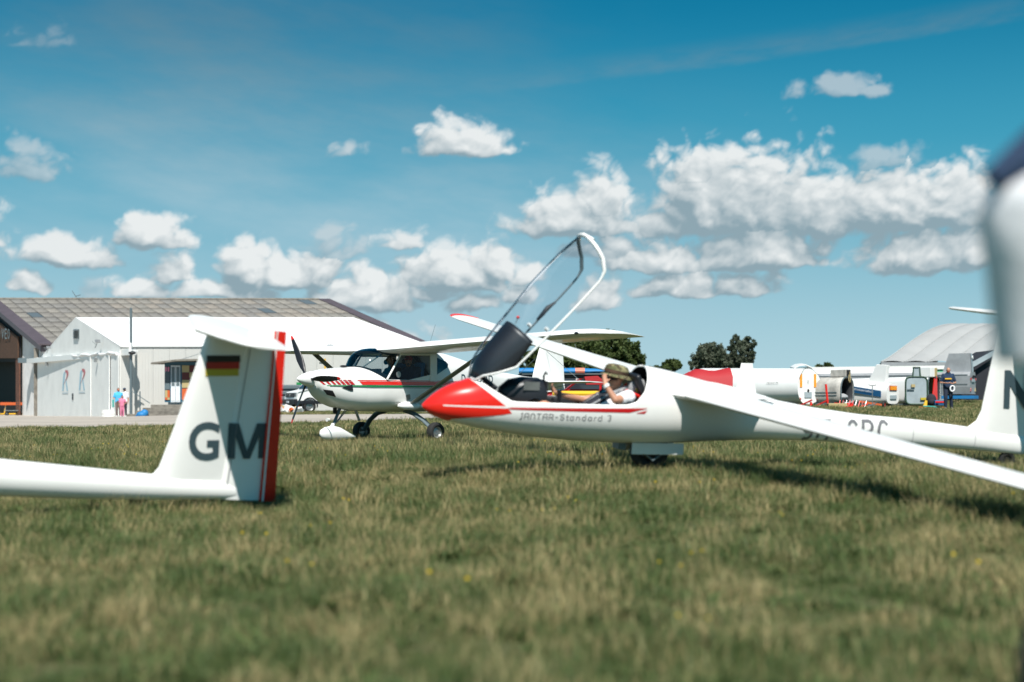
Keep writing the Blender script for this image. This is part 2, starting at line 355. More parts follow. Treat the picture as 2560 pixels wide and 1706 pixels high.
# concrete apron (a strip crossing the picture, wide on the left)
def apron_mask(x, y):
    near = np.interp(x, [-80, -15, -8, -2, 3, 12], [40, 40.5, 44.5, 49, 51.5, 54]); far = np.interp(x, [-80, -24, -23.5, -17.5, -14, -2, 3, 12], [112, 112, 84, 84, 62, 57.5, 55.5, 54.5])
    return near < y < far
am = bpy.data.materials.new('apron_concrete'); am.use_nodes = True; t = am.node_tree; b = t.nodes['Principled BSDF']; b.inputs['Roughness'].default_value = .9
geo = t.nodes.new('ShaderNodeNewGeometry')
k1 = sstep(t, nse(t, geo.outputs['Position'], .35, 8, .7), .4, .65); k2 = sstep(t, nse(t, geo.outputs['Position'], 4, 6, .7), .45, .75)
cc = mixc(t, k1, (.42, .37, .315), (.33, .29, .25)); cc = mixc(t, mth(t, 'MULTIPLY', k2, .35), cc, (.25, .225, .19)); t.links.new(cc, b.inputs['Base Color'])
tag(sheet('concrete_apron', np.linspace(-80, 12, 185), np.linspace(38, 112, 149), .012, am, apron_mask), kind='structure')

# ------------------------------------------------------------------ lofted bodies
class Loft:
    """body of revolution-like sections; x along, y sideways, z up; tables for top, bottom, half width, centre"""
    def __init__(s, top, bot, w, zc, n=2.2, x0=0, lo=0, hi=1):
        f = lambda t: smooth_tab(t, lo, hi)
        s.top, s.bot, s.w, s.zc, s.n, s.x0 = f(top), f(bot), f(w), f(zc), n, x0
    def pt(s, x, th, off=0):
        T, B, w, c = interp(x, s.top), interp(x, s.bot), interp(x, s.w), interp(x, s.zc)
        e = 2/s.n; st_, ct = sin(th), cos(th)
        y = math.copysign(abs(st_)**e, st_)*(w+off); h = (T-c+off) if ct > 0 else (c-B+off)
        return Vector((x-s.x0, -y, c+math.copysign(abs(ct)**e, ct)*h))
    def theta(s, x, z):
        T, B, c = interp(x, s.top), interp(x, s.bot), interp(x, s.zc)
        if z >= c: return math.acos(min(1, max(0, (z-c)/max(T-c, 1e-4))**(s.n/2)))
        return pi-math.acos(min(1, max(0, (c-z)/max(c-B, 1e-4))**(s.n/2)))
    def side(s, x, z, sg=-1, off=.002):          # point on the near (-1) or far side at height z
        th = s.theta(x, z); p = s.pt(x, th, off)
        return Vector((p.x, p.y if sg < 0 else -p.y, p.z))
def decal(name, polys, fn, m, parent, seg=.04):
    """flat print: polygons in (x,z) laid on a surface by fn"""
    bm = bmesh.new()
    for poly in polys:
        vs = [bm.verts.new((a, 0, b_)) for a, b_ in poly]
        try: bm.faces.new(vs)
        except Exception: pass
    bmesh.ops.triangulate(bm, faces=bm.faces)
    for _ in range(7):
        lg = [e for e in bm.edges if e.calc_length() > seg]
        if not lg: break
        bmesh.ops.subdivide_edges(bm, edges=lg, cuts=1); bmesh.ops.triangulate(bm, faces=bm.faces)
    for v in bm.verts: v.co = fn(v.co.x, v.co.z)
    bmesh.ops.recalc_face_normals(bm, faces=bm.faces)
    me = bpy.data.meshes.new(name); bm.to_mesh(me); bm.free(); me.materials.append(M[m] if isinstance(m, str) else m); me.shade_smooth()
    o = bpy.data.objects.new(name, me); COL.objects.link(o); o.parent = parent; return o
def strokes(txt, x, z, h, wx, gap, th, glyph):
    """stroke lettering -> polygons; glyph dict of polylines in a 1x1 box"""
    out = []
    for ch in txt:
        if ch == ' ': x += wx*.7; continue
        w = 1
        for pl in glyph[ch]:
            pts = [(x+a*wx, z+b_*h) for a, b_ in pl]
            for (a, b_), (c, d) in zip(pts[:-1], pts[1:]):
                L = math.hypot(c-a, d-b_) or 1; ux, uz = (c-a)/L, (d-b_)/L; nx, nz = -uz*th/2, ux*th/2; e = th*.35
                out.append([(a-ux*e+nx, b_-uz*e+nz), (a-ux*e-nx, b_-uz*e-nz), (c+ux*e-nx, d+uz*e-nz), (c+ux*e+nx, d+uz*e+nz)])
        x += wx*GW.get(ch, 1)+gap
    return out
GW = {'1': .5, '-': .7, 't': .55, 'r': .6, 'J': .7}
def lettering(txt, x, z, h, wx, gap, th, fn, m, parent, seg=.04):
    for ch in txt:
        if ch != ' ': decal('letter', strokes(ch, x, z, h, wx, gap, th, GL), fn, m, parent, seg)
        x += wx*.7 if ch == ' ' else wx*GW.get(ch, 1)+gap
def arc(cx_, cy_, rx, ry, a0, a1, n=8): return [(cx_+rx*cos(rad(a0+(a1-a0)*i/n)), cy_+ry*sin(rad(a0+(a1-a0)*i/n))) for i in range(n+1)]
GL = {'J': [[(.15, -.12), (.45, .0), (.5, .3), (.5, 1)], [(.35, 1), (.65, 1)]],
 'A': [[(0, 0), (0, .6)]+arc(.42, .6, .42, .4, 180, 90, 5)+[(.85, 1), (.85, 0)], [(0, .42), (.85, .42)]],
 'N': [[(0, 0), (0, .6)]+arc(.42, .6, .42, .4, 180, 0, 8)+[(.85, 0)]],
 'T': [[(0, 1), (.85, 1)], [(.42, 1), (.42, 0)]], 'R': [[(0, 0), (0, 1), (.5, 1)]+arc(.5, .72, .32, .28, 90, -90, 6)+[(0, .44)], [(.45, .44), (.85, 0)]],
 '-': [[(0, .45), (.5, .45)]], 'S': [arc(.45, .76, .4, .24, 20, 270, 8)+arc(.45, .26, .4, .26, 90, -160, 8)],
 't': [[(.2, .95), (.2, .1), (.35, 0), (.5, 0)], [(0, .62), (.5, .62)]],
 'a': [[(.75, .62), (.75, 0)], [(.75, .1), (.6, 0), (.25, 0)]+arc(.28, .31, .28, .31, 270, 90, 6)+[(.75, .62)]],
 'n': [[(.05, 0), (.05, .62)], [(.05, .5)]+arc(.4, .35, .35, .27, 120, 0, 6)+[(.75, 0)]],
 'd': [[(.75, 1), (.75, 0)], [(.75, 0), (.25, 0)]+arc(.28, .31, .28, .31, 270, 90, 6)+[(.75, .62)]],
 'r': [[(.05, 0), (.05, .45), (.2, .62), (.45, .62)]], '3': [[(.1, 1), (.7, 1)]+arc(.5, .76, .26, .24, 60, -90, 5), arc(.45, .26, .32, .26, 90, -130, 8)],
 'D': [[(0, 0), (0, 1), (.4, 1)]+arc(.4, .5, .42, .5, 90, -90, 8)+[(0, 0)]], 'M': [[(0, 0), (0, 1), (.42, .35), (.85, 1), (.85, 0)]],
 'G': [arc(.45, .5, .42, .5, 40, 330, 10)+[(.85, .45), (.5, .45)]], 'P': [[(0, 0), (0, 1), (.5, 1)]+arc(.5, .74, .3, .26, 90, -90, 6)+[(0, .48)]],
 'C': [arc(.45, .5, .42, .5, 45, 315, 10)], '9': [arc(.42, .7, .36, .3, 0, 360, 10), [(.78, .7), (.78, .35)]+arc(.42, .3, .36, .3, 0, -120, 6)],
 'O': [arc(.42, .5, .42, .5, 0, 360, 12)], 'V': [[(0, 1), (.42, 0), (.85, 1)]], 'E': [[(.8, 0), (0, 0), (0, 1), (.8, 1)], [(0, .52), (.65, .52)]],
 'B': [[(0, 0), (0, 1), (.5, 1)]+arc(.5, .76, .28, .24, 90, -90, 5)+[(0, .52)], [(.5, .52)]+arc(.5, .26, .32, .26, 90, -90, 5)+[(0, 0)]],
 'Z': [[(0, 1), (.8, 1), (0, 0), (.8, 0)]], 'b': [[(0, 1), (0, 0), (.4, 0)]+arc(.4, .3, .3, .3, -90, 90, 6)+[(0, .6)]],
 'e': [[(0, .32), (.7, .32)]+arc(.36, .32, .34, .32, 10, 300, 8)], 'o': [arc(.36, .32, .34, .32, 0, 360, 10)], 'i': [[(.1, 0), (.1, .62)], [(.1, .8), (.1, .88)]],
 'w': [[(0, .62), (.2, 0), (.4, .5), (.6, 0), (.8, .62)]], 's': [arc(.35, .47, .28, .15, 20, 270, 5)+arc(.35, .16, .3, .16, 90, -160, 5)], 'u': [[(.05, .62), (.05, .15)]+arc(.35, .25, .3, .25, 180, 360, 5)+[(.65, .62)]], 'l': [[(.1, 0), (.1, 1)]]}
GW.update({'i': .35, 'l': .35})
MPOLY = [[(0, 0), (.19, 0), (.19, 1), (0, 1)], [(.81, 0), (1, 0), (1, 1), (.81, 1)], [(.19, 1), (.19, .62), (.41, 0), (.5, 0), (.5, .22), (.26, 1)], [(.81, 1), (.81, .62), (.59, 0), (.5, 0), (.5, .22), (.74, 1)]]
NPOLY = [[(0, 0), (.22, 0), (.22, 1), (0, 1)], [(.78, 0), (1, 0), (1, 1), (.78, 1)], [(.22, 1), (.22, .60), (.78, 0), (.78, .40)]]
def fonttext(txt, size, bold=0.0, sx=1.0):
    cu = bpy.data.curves.new('txt', 'FONT'); cu.body = txt; cu.size = size; cu.offset = bold; cu.resolution_u = 5
    o = bpy.data.objects.new('txt', cu); me = bpy.data.meshes.new_from_object(o)
    vs = [(v.co.x*sx, v.co.y) for v in me.vertices]; fs = [[vs[i] for i in p.vertices] for p in me.polygons]
    bpy.data.objects.remove(o); bpy.data.curves.remove(cu); return fs
def airfoil(le, te, th, up, n=9, camber=.02):
    """closed loop of points; le, te vectors; th thickness (absolute)"""
    le, te, up = Vector(le), Vector(te), Vector(up); c = te-le; out = []
    xsn = [.5*(1-cos(pi*i/n)) for i in range(n+1)]
    def yt(x): return th*5*(.2969*sqrt(x)-.126*x-.3516*x*x+.2843*x**3-.1036*x**4)
    L = c.length
    for x in reversed(xsn): out.append(le+c*x+up*(yt(x)+camber*L*4*x*(1-x)))
    for x in xsn[1:-1]: out.append(le+c*x+up*(-yt(x)+camber*L*4*x*(1-x)))
    return out
def foil(name, stations, m, parent, camber=.02, tipround=True):
    mb = MB(); rs = [airfoil(*s_, camber=camber) for s_ in stations]
    mb.rings(rs); return mb.obj(name, m, parent, smooth=40)
def wheel(parent, c, R_, w, axis=(0, 1, 0), name='wheel', rim='steel', rr=.55):
    """tyre torus + rim as sub-parts"""
    ax = Vector(axis).normalized(); u = Vector((0, 0, 1)); v = ax.cross(u).normalized(); c = Vector(c)
    e = bpy.data.objects.new(name, None); COL.objects.link(e); e.parent = parent; e.location = c
    prof = [(rr*R_, -w*.35), (R_*.72, -w*.5), (R_*.92, -w*.46), (R_, -w*.25), (R_, w*.25), (R_*.92, w*.46), (R_*.72, w*.5), (rr*R_, w*.35)]
    mb = MB(); n = 28; rs = [[(u*cos(2*pi*k/n)+v*sin(2*pi*k/n))*r+ax*a for r, a in prof] for k in range(n)]; rs.append(rs[0])
    mb.rings(rs, closed=True, cap=False); mb.obj('tyre', 'rubber', e)
    mb = MB(); prof = [(.01, -w*.12), (rr*R_*.45, -w*.16), (rr*R_*.8, -w*.1), (rr*R_*.9, -w*.3), (rr*R_*1.04, -w*.37), (rr*R_*1.04, w*.37), (rr*R_*.9, w*.3), (rr*R_*.8, w*.1), (rr*R_*.45, w*.16), (.01, w*.12)]
    rs = [[(u*cos(2*pi*k/n)+v*sin(2*pi*k/n))*r+ax*a for r, a in prof] for k in range(n)]; rs.append(rs[0])
    mb.rings(rs, closed=False, cap=False); mb.obj('rim', rim, e)
    return e
def plane_tire(R_): pass

# ================================================================== MAIN GLIDER
XW = 2.0429
gl = empty('glider', (1.1744, 12.4542, HC-.5261), 'white glider with red nose and raised canopy, pilot seated inside', 'glider', (0.1307, 0.0215, 0.2962))
fus = Loft(top=[(0,.53),(.05,.59),(.147,.661),(.245,.712),(.347,.745),(.40,.757),(.506,.85),(.65,.88),(.9,.907),(1.38,.944),(1.7,.945),(1.99,.915),(2.163,.885),(2.45,.819),(2.87,.73),(3.16,.66),(3.6,.59),(4.09,.535),(4.68,.50),(5.26,.44),(5.9,.36),(6.1,.33)],
 bot=[(0,.51),(.057,.455),(.158,.416),(.242,.395),(.473,.349),(.736,.309),(1.0,.278),(1.327,.255),(1.766,.241),(2.1,.242),(2.38,.254),(2.62,.270),(3.15,.287),(3.59,.286),(4.15,.266),(4.98,.236),(5.4,.216),(5.84,.183),(6.1,.18)],
 w=[(0,.012),(.05,.075),(.147,.125),(.245,.158),(.4,.195),(.6,.235),(.85,.268),(1.2,.288),(1.7,.292),(2.1,.285),(2.5,.25),(3.0,.19),(3.6,.13),(4.2,.105),(5.3,.075),(5.9,.045),(6.1,.02)],
 zc=[(0,.52),(.2,.53),(.5,.545),(1.2,.55),(2,.55),(2.6,.53),(3.2,.47),(4.1,.40),(5.2,.335),(6.1,.25)], n=2.25, x0=XW, lo=0, hi=6.1)
# nose tip blunt rounding is handled by dense first columns
SILL = [(.395,.80),(.42,.748),(.479,.738),(.585,.673),(.714,.604),(1.489,.600),(1.725,.606),(1.798,.632),(1.868,.715),(1.905,.81),(1.925,.88),(1.945,.93),(1.96,.96)]
def th0(x):
    if not (.397 < x < 1.958): return 0.0
    s_ = interp(x, SILL)
    if s_ >= interp(x, fus.top)-.002: return 0.0
    return fus.theta(x, s_)
NR = 44
xs_f = np.unique(np.concatenate([[0, .004, .012, .025, .04], np.linspace(.06, .4, 14), [.405, .41, .42, .44, .479], np.linspace(.5, 1.75, 32), np.linspace(1.76, 1.97, 26), np.linspace(2.0, 6.1, 42)]))
def ring(L, x, t0, off=0, n=NR): return [L.pt(x, t0+(2*pi-2*t0)*k/n, off) for k in range(n+1)]
mb = MB(); mb.rings([ring(fus, x, th0(x)) for x in xs_f], closed=False, cap=False, mi=0)
fo = mb.obj('fuselage', ['gel', 'darkin'], gl, smooth=60)
s_ = fo.modifiers.new('s', 'SOLIDIFY'); s_.thickness = .014; s_.offset = -1; s_.material_offset = 1; s_.material_offset_rim = 0
# red nose cap
def xb(z): return float(np.interp(z, [.38, .431, .501, .547, .76, .80], [.20, .23, .712, .675, .385, .385]))
rs = []
for j in range(25):
    r_ = []
    for k in range(NR*2+1):
        th = 2*pi*k/(NR*2); x = .3
        for _ in range(12): x = .5*x+.5*xb(fus.pt(x, th).z)
        # close the loop below with a clean edge
        u = j/24; xx = .0005+(x-.0005)*u**1.3
        r_.append(fus.pt(xx, th, .0022))
    rs.append(r_)
mb = MB(); mb.rings(rs, closed=False, cap=False); mb.obj('nose_paint', 'red', gl, smooth=70)
fs = lambda x, z: fus.side(x, z, -1, .003); ff = lambda x, z: fus.side(x, z, 1, .003)
for fn in (fs, ff):
    decal('stripe', [[(.15, .548), (.675, .562), (.70, .545), (.15, .538)]], fn, 'gel', gl)
    decal('stripe', [[(.672, .553), (1.90, .578), (1.735, .538), (.69, .538)], [(1.79, .533), (1.895, .560), (1.87, .531)]], fn, 'dred', gl)
lettering('JANTAR-Standard 3', .775, .462, .046, .040, .013, .0075, lambda x, z: fus.side(x, z, -1, .0012), 'letterg', gl)
def bigtext(name, txt, size, x, z, fn, m, parent, bold=.02, sx=1.0, rot=0, italic=0):
    polys = [[(x+(a*cos(rot)-b_*sin(rot))+italic*b_, z+(a*sin(rot)+b_*cos(rot))) for a, b_ in f] for f in fonttext(txt, size, bold, sx)]
    return decal(name, polys, fn, m, parent, seg=.05)
lettering('9A-GRC', 3.47, .312, .172, .118, .045, .030, lambda x, z: fus.side(x, z, -1, .002), 'letterg', gl)
# wings
def gwing(sg, L, parent, zr, sts, m='gel', tip=None):
    st_ = []
    for (y, le, te, th) in sts:
        z = zr+max(0, y-.3)*(.0175 if sg < 0 else .0255)
        st_.append(((le-L, sg*y, z+.004), (te-L, sg*y, z-.006), th/ (te-le), (0, 0, te-le)))
    stl = [(a, b_, c*d[2], (0, 0, 1)) for a, b_, c, d in st_]
    return foil('wing', stl, m, parent, camber=.025)
WS = [(.10, 2.12, 2.98, .125), (.28, 2.19, 2.90, .11), (.5, 2.195, 2.84, .10), (1.2, 2.17, 2.745, .088), (3.0, 2.12, 2.60, .070), (4.5, 2.085, 2.50, .058), (5.2, 2.06, 2.465, .052), (6.6, 1.985, 2.40, .043), (7.0, 2.0, 2.38, .038), (7.2, 2.04, 2.37, .03), (7.3, 2.10, 2.35, .016), (7.33, 2.16, 2.33, .006)]
gwing(-1, XW, gl, .695, WS); gwing(1, XW, gl, .695, WS)
def wgap(sg, y0, y1, f0, f1, w):
    mb = MB(); q = []
    for y in np.linspace(y0, y1, 14):
        le, te = (np.interp(y, [k[0] for k in WS], [k[i] for k in WS]) for i in (1, 2)); th = np.interp(y, [k[0] for k in WS], [k[3] for k in WS])
        z = .695+max(0, y-.3)*(.0175 if sg < 0 else .0255); row = []
        for f_ in (f0, f1):
            x = le+(te-le)*f_; yt = th*5*(.2969*sqrt(f_)-.126*f_-.3516*f_*f_+.2843*f_**3-.1036*f_**4); row.append(V(x-XW, sg*y, z+.004-.010*f_+yt+.025*(te-le)*4*f_*(1-f_)+.0015))
        q.append(row)
    mb.rings(q, closed=False, cap=False); mb.obj('control_gap', 'steel', gl)
for sg in (-1, 1): wgap(sg, 3.6, 6.9, .80, .808, 0); wgap(sg, 1.6, 2.6, .55, .56, 0)
# red tip band of the far wing with pinstripe
def tipband(sg, y0, y1, m):
    st_ = []
    for y in (y0, (y0+y1)/2, y1):
        le, te, th = (np.interp(y, [w[0] for w in WS], [w[i] for w in WS]) for i in (1, 2, 3)); z = .695+(y-.3)*.0262
        st_.append(((le-XW-.003, sg*y, z+.004), (te-XW+.003, sg*y, z-.006), th+.008, (0, 0, 1)))
    foil('tip_stripe', st_, m, gl, camber=.025)
tipband(1, 7.02, 7.26, 'red'); tipband(1, 6.93, 6.97, 'red')
# root fairing
for sg in (-1, 1):
    foil('wing_fairing', [((2.05-XW, sg*.20, .70), (3.18-XW, sg*.12, .66), .17, (0, 0, 1)), ((2.13-XW, sg*.27, .70), (3.03-XW, sg*.24, .675), .125, (0, 0, 1)), ((2.185-XW, sg*.36, .697), (2.90-XW, sg*.36, .688), .103, (0, 0, 1))], 'gel', gl, camber=.025)
# fin, rudder, tailplane
def finshape(name, pts, m, parent, th):   # pts: list of (z, xle, xte)
    return foil(name, [((a, 0, z), (b_, 0, z), th*min(1, (b_-a)/.4), (0, 1, 0)) for z, a, b_ in pts], m, parent, camber=0)
finshape('fin', [(.30,5.12-XW,6.02-XW),(.44,5.26-XW,6.01-XW),(.50,5.345-XW,6.0-XW),(.60,5.388-XW,5.99-XW),(1.13,5.455-XW,5.94-XW),(1.47,5.50-XW,5.90-XW),(1.49,5.52-XW,5.89-XW)], 'gel', gl, .075)
finshape('rudder', [(.20,5.93-XW,6.46-XW),(.6,5.915-XW,6.42-XW),(1.13,5.865-XW,6.31-XW),(1.50,5.82-XW,6.20-XW),(1.53,5.84-XW,6.17-XW)], 'gel', gl, .06)
for sg in (-1, 1):
    foil('tailplane', [((5.56-XW, sg*.0, 1.505), (6.12-XW, sg*.0, 1.50), .062, (0, 0, 1)), ((5.66-XW, sg*.8, 1.503), (6.03-XW, sg*.8, 1.50), .042, (0, 0, 1)), ((5.70-XW, sg*1.15, 1.502), (5.98-XW, sg*1.15, 1.50), .034, (0, 0, 1)), ((5.76-XW, sg*1.21, 1.502), (5.93-XW, sg*1.21, 1.50), .012, (0, 0, 1))], 'gel', gl, camber=0)
decal('lettering', [[(5.60-XW+a*.30-b_*.028, .628+b_*.36) for a, b_ in q] for q in NPOLY], lambda x, z: Vector((x, -.0415, z)), 'letter', gl)
for x_ in (4.62, 5.30):
    decal('seam', [[(x_, .27), (x_+.006, .27), (x_+.006, interp(x_, fus.top)-.02), (x_, interp(x_, fus.top)-.02)]], lambda x, z: fus.side(x, z, -1, .0015), 'cloudgrey', gl)
# undercarriage
wheel(gl, (2.06-XW, 0, .17), .172, .12, name='main_wheel', rim='black')
mb = MB()
for sg in (-1,): mb.tube([(1.90-XW, sg*.08, .22), (2.06-XW, sg*.09, .10), (2.25-XW, sg*.08, .22)], .012, 8)
mb.obj('wheel_fork', 'lead', gl)
for sg in (-1, 1):
    mb = MB(); mb.box((2.09-XW, sg*.115, .205), (.485, .008, .10)); mb.obj('gear_door', 'gel', gl, bevel=.003)
mb = MB(); mb.box((1.775-XW, 0, .225), (.07, .16, .08)); mb.obj('tow_hook_fairing', 'lead', gl, bevel=.006)
wheel(gl, (5.72-XW, 0, .13), .085, .05, name='tail_wheel', rim='black')
# cockpit fittings
mb = MB()
for k in range(8):
    pass
px_ = [(.66,.70,.05),(.74,.765,.10),(.86,.79,.14),(1.0,.785,.145),(1.035,.76,.14)]
mb.rings([[Vector((x-XW, -w*cos(pi*k/10), .62+(h-.62)*sin(pi*k/10)**.6)) for k in range(11)] for x, h, w in px_], closed=False, cap=True)
mb.obj('instrument_pod', 'black', gl)
mb = MB(); mb.box((1.045-XW, 0, .69), (.012, .25, .15)); 
for yy in (-.07, .0, .07):
    for zz in (.66, .735): mb.tube([(1.05-XW, yy, zz), (1.062-XW, yy, zz)], .028, 14)
mb.obj('instrument_panel', 'darkin', gl, bevel=.003)
mb = MB(); mb.box((.90-XW, -.142, .725), (.14, .006, .07)); mb.obj('panel_sticker', 'steel', gl)
mb = MB(); mb.tube([(1.07-XW, .02, .60), (1.055-XW, .02, .80), (1.07-XW, .02, .83), (1.085-XW, .02, .81)], .010, 8); mb.obj('release_handle', 'black', gl)
mb = MB(); mb.tube([(1.15-XW, -.05, .42), (1.18-XW, -.06, .60), (1.175-XW, -.06, .69)], [.014, .018, .022], 10); mb.obj('control_stick', 'black', gl)
mb = MB(); mb.tube([(1.10-XW, -.12, .63), (1.10-XW, -.12, .60), (1.12-XW, -.12, .55)], .012, 8); mb.obj('trim_lever', 'black', gl)
mb = MB(); mb.box((1.45-XW, 0, .385), (.70, .36, .05)); mb.box((1.93-XW, 0, .60), (.05, .44, .55), rot=Matrix.Rotation(rad(-24), 3, 'Y')); mb.obj('seat', 'black', gl, bevel=.02)
mb = MB(); mb.ell((1.905-XW, 0, .725), (.085, .11, .085)); mb.ell((1.868-XW, -.07, .725), (.088, .065, .088)); mb.obj('headrest', 'cloudgrey', gl)
ho = mb
mb = MB(); mb.tube([(1.868-XW, -.128, .72), (1.868-XW, -.142, .722)], [.030, .026], 12); hb = mb.obj('headrest_button', 'fgold', gl)
mb = MB(); mb.tube([(1.80-XW, -.02, .74), (1.745-XW, -.06, .712), (1.76-XW, -.14, .70), (1.86-XW, -.17, .66), (1.93-XW, -.18, .60)], .014, 8, flat=1.6); mb.obj('harness_strap', 'red', gl)
mb = MB(); mb.tube([(.42-XW, -.03, .762), (.47-XW, -.06, .79), (.53-XW, -.08, .745), (.60-XW, -.12, .69)], .022, 8); mb.tube([(.40-XW, 0, .77), (.48-XW, .0, .785), (.56-XW, 0, .72)], .014, 8); mb.obj('canopy_hinge', 'black', gl)
# raised canopy
hx, hz_ = .40-XW, .755
cano = bpy.data.objects.new('canopy', None); COL.objects.link(cano); cano.parent = gl; cano.location = (hx, 0, hz_); cano.rotation_euler = (0, rad(-48), 0)
def th0c(x): return fus.theta(x, min(interp(x, SILL), interp(x, fus.top)-.0015))
cxs = np.unique(np.concatenate([[.405, .41, .42, .44, .46, .479], np.linspace(.5, 1.75, 30), np.linspace(1.76, 1.95, 24)]))
def cring(x, off, t0=None, n=24):
    t0 = th0c(x) if t0 is None else t0
    return [fus.pt(x, -t0+2*t0*k/n, off)-Vector((hx, 0, hz_)) for k in range(n+1)]
mb = MB(); mb.rings([cring(x, 0) for x in cxs], closed=False, cap=False); mb.obj('canopy_glass', 'glass', cano, smooth=70)
def rimpts(sg, off=0): 
    out = []
    for x in cxs:
        p = fus.pt(x, th0c(x), off); out.append(Vector((p.x, p.y if sg < 0 else -p.y, p.z))-Vector((hx, 0, hz_)))
    return out
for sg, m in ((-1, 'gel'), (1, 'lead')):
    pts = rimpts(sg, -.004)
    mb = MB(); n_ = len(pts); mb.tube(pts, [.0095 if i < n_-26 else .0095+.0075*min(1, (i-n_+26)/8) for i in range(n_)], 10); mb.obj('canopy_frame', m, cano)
# rear arch
mb = MB(); pts = cring(1.935, -.004, t0=fus.theta(1.93, .86)); mb.tube(pts, .017, 10); mb.obj('canopy_rear_arch', 'gel', cano)
# inner sealing strip, dark instrument cowl carried by the canopy
mb = MB(); rr_ = []
for x in np.linspace(.44, .97, 14):
    u = (x-.44)/.53; t0 = th0c(x)*(1-.22*max(0, u-.55)); rr_.append(cring(x, -.018-.03*u, t0))
mb.rings(rr_, closed=False, cap=False); c_ = mb.obj('instrument_cowl', 'black', cano, smooth=60)
s_ = c_.modifiers.new('s', 'SOLIDIFY'); s_.thickness = .008
for y_, x_ in ((-.24, 1.12), (.24, 1.12)):
    p = V(x_-XW, y_, .625)-V(hx, 0, hz_); mb = MB(); mb.tube([p, p+V(0, -.0, .03)], .016, 12); mb.obj('canopy_knob', 'white', cano)
mb = MB(); p = V(1.0-XW, 0, .80)-V(hx, 0, hz_); mb.tube([p, p+V(.05, 0, .02)], .004, 6); k_ = mb.obj('vent_stalk', 'steel', cano)
mb = MB(); mb.ell(p+V(.055, 0, .022), (.014, .014, .014), 10, 7); mb.obj('vent_knob', 'red', cano)
mb = MB(); p0 = V(1.2-XW, .26, .605)-V(hx, 0, hz_); p1 = V(1.42-XW, .255, .605)-V(hx, 0, hz_)
mb.tube([p0+V(0,-.01,.01), p0+V(.08, -.02, .015), p0+V(.14, -.01, .02), p1], [.012, .02, .018, .010], 8); mb.obj('canopy_latch', 'black', cano)

# ================================================================== SECOND GLIDER (tail in the left foreground)
d0 = 10.7
g2 = empty('glider', (-1.7818, d0, HC-.671), 'white glider tail with black red gold flag, red rudder edge and GM lettering', 'glider', (rad(9), rad(4.5), rad(24)))
f2 = Loft(top=[(-7.2,.30),(-7.0,.42),(-6.6,.58),(-6.0,.72),(-5.2,.80),(-4.6,.76),(-3.9,.55),(-3.2,.32),(-2.6,.21),(-1.97,.177),(-1.43,.155),(-.92,.134),(-.5,.12),(-.30,.10)],
 bot=[(-7.2,.28),(-7.0,.16),(-6.6,.02),(-6.0,-.08),(-5.2,-.13),(-4.6,-.14),(-3.9,-.13),(-3.2,-.11),(-1.97,-.083),(-1.43,-.074),(-.9,-.055),(-.38,-.02),(-.30,-.018)],
 w=[(-7.2,.01),(-7.0,.13),(-6.6,.22),(-6.0,.28),(-5.2,.3),(-4.4,.27),(-3.6,.19),(-2.8,.14),(-1.97,.125),(-.9,.085),(-.45,.05),(-.3,.028)],
 zc=[(-7.2,.29),(-6.5,.3),(-5,.3),(-4,.2),(-3,.09),(-1.97,.05),(-.3,.04)], n=2.1, x0=0, lo=-7.2, hi=-.3)
mb = MB(); mb.rings([ring(f2, x, 0, n=36) for x in np.concatenate([np.linspace(-7.2, -6.5, 12), np.linspace(-6.4, -.3, 40)])], closed=False, cap=True); mb.obj('fuselage', 'gel', g2, smooth=60)
finshape('fin', [(.04,-1.05,-.385),(.105,-.98,-.385),(.14,-.92,-.384),(.19,-.885,-.382),(.5,-.805,-.36),(1.0,-.69,-.33),(1.195,-.645,-.315)], 'gel', g2, .085)
finshape('rudder', [(-.018,-.430,-.09),(.5,-.405,-.108),(1.0,-.375,-.124),(1.20,-.36,-.13)], 'gel', g2, .062)
def trail(name, a, b_, m, th, z1=1.262):
    mb = MB(); z0 = -.02
    def e(z, u): # u 0..1 from -.105 to 0
        t_ = (z-z0)/(z1-z0); return -.112+.112*u-(.032*(1-u)+.066*u)*t_
    y0 = th*(1-a)*.5+.005; y1 = th*(1-b_)*.5+.004
    vs = [(e(z0,a),-y0,z0),(e(z0,b_),-y1,z0),(e(z0,b_),y1,z0),(e(z0,a),y0,z0),(e(z1,a),-y0,z1),(e(z1,b_),-y1,z1),(e(z1,b_),y1,z1),(e(z1,a),y0,z1)]
    mb.add(vs, [(0,3,2,1),(4,5,6,7),(0,1,5,4),(1,2,6,5),(2,3,7,6),(3,0,4,7)]); return mb.obj(name, m, g2, smooth=0)
trail('rudder_stripe', -.12, .04, 'red', .036); trail('rudder_stripe', .04, .18, 'gel', .034); trail('rudder_edge', .18, 1.0, 'red', .034)
mb = MB(); mb.rings([airfoil((-.34, 0, z), (-.13, 0, z), th, (0, 1, 0)) for z, th in ((1.19, .034), (1.25, .03), (1.26, .02))]); mb.obj('rudder_top', 'gel', g2)
for sg, w_ in ((-1, .90), (1, 1.16)):
    foil('tailplane', [((-.745, 0, 1.215), (-.16, 0, 1.21), .072, (0, 0, 1)), ((-.67, sg*w_*.5, 1.215), (-.20, sg*w_*.5, 1.21), .058, (0, 0, 1)), ((-.60, sg*w_*.86, 1.217), (-.235, sg*w_*.86, 1.21), .046, (0, 0, 1)), ((-.575, sg*w_*.97, 1.218), (-.25, sg*w_*.97, 1.21), .04, (0, 0, 1)), ((-.52, sg*w_*1.03, 1.217), (-.29, sg*w_*1.03, 1.212), .016, (0, 0, 1))], 'gel', g2, camber=0)
fy = lambda x, z: Vector((x, -(.0435 if x > -.72 else .041), z))
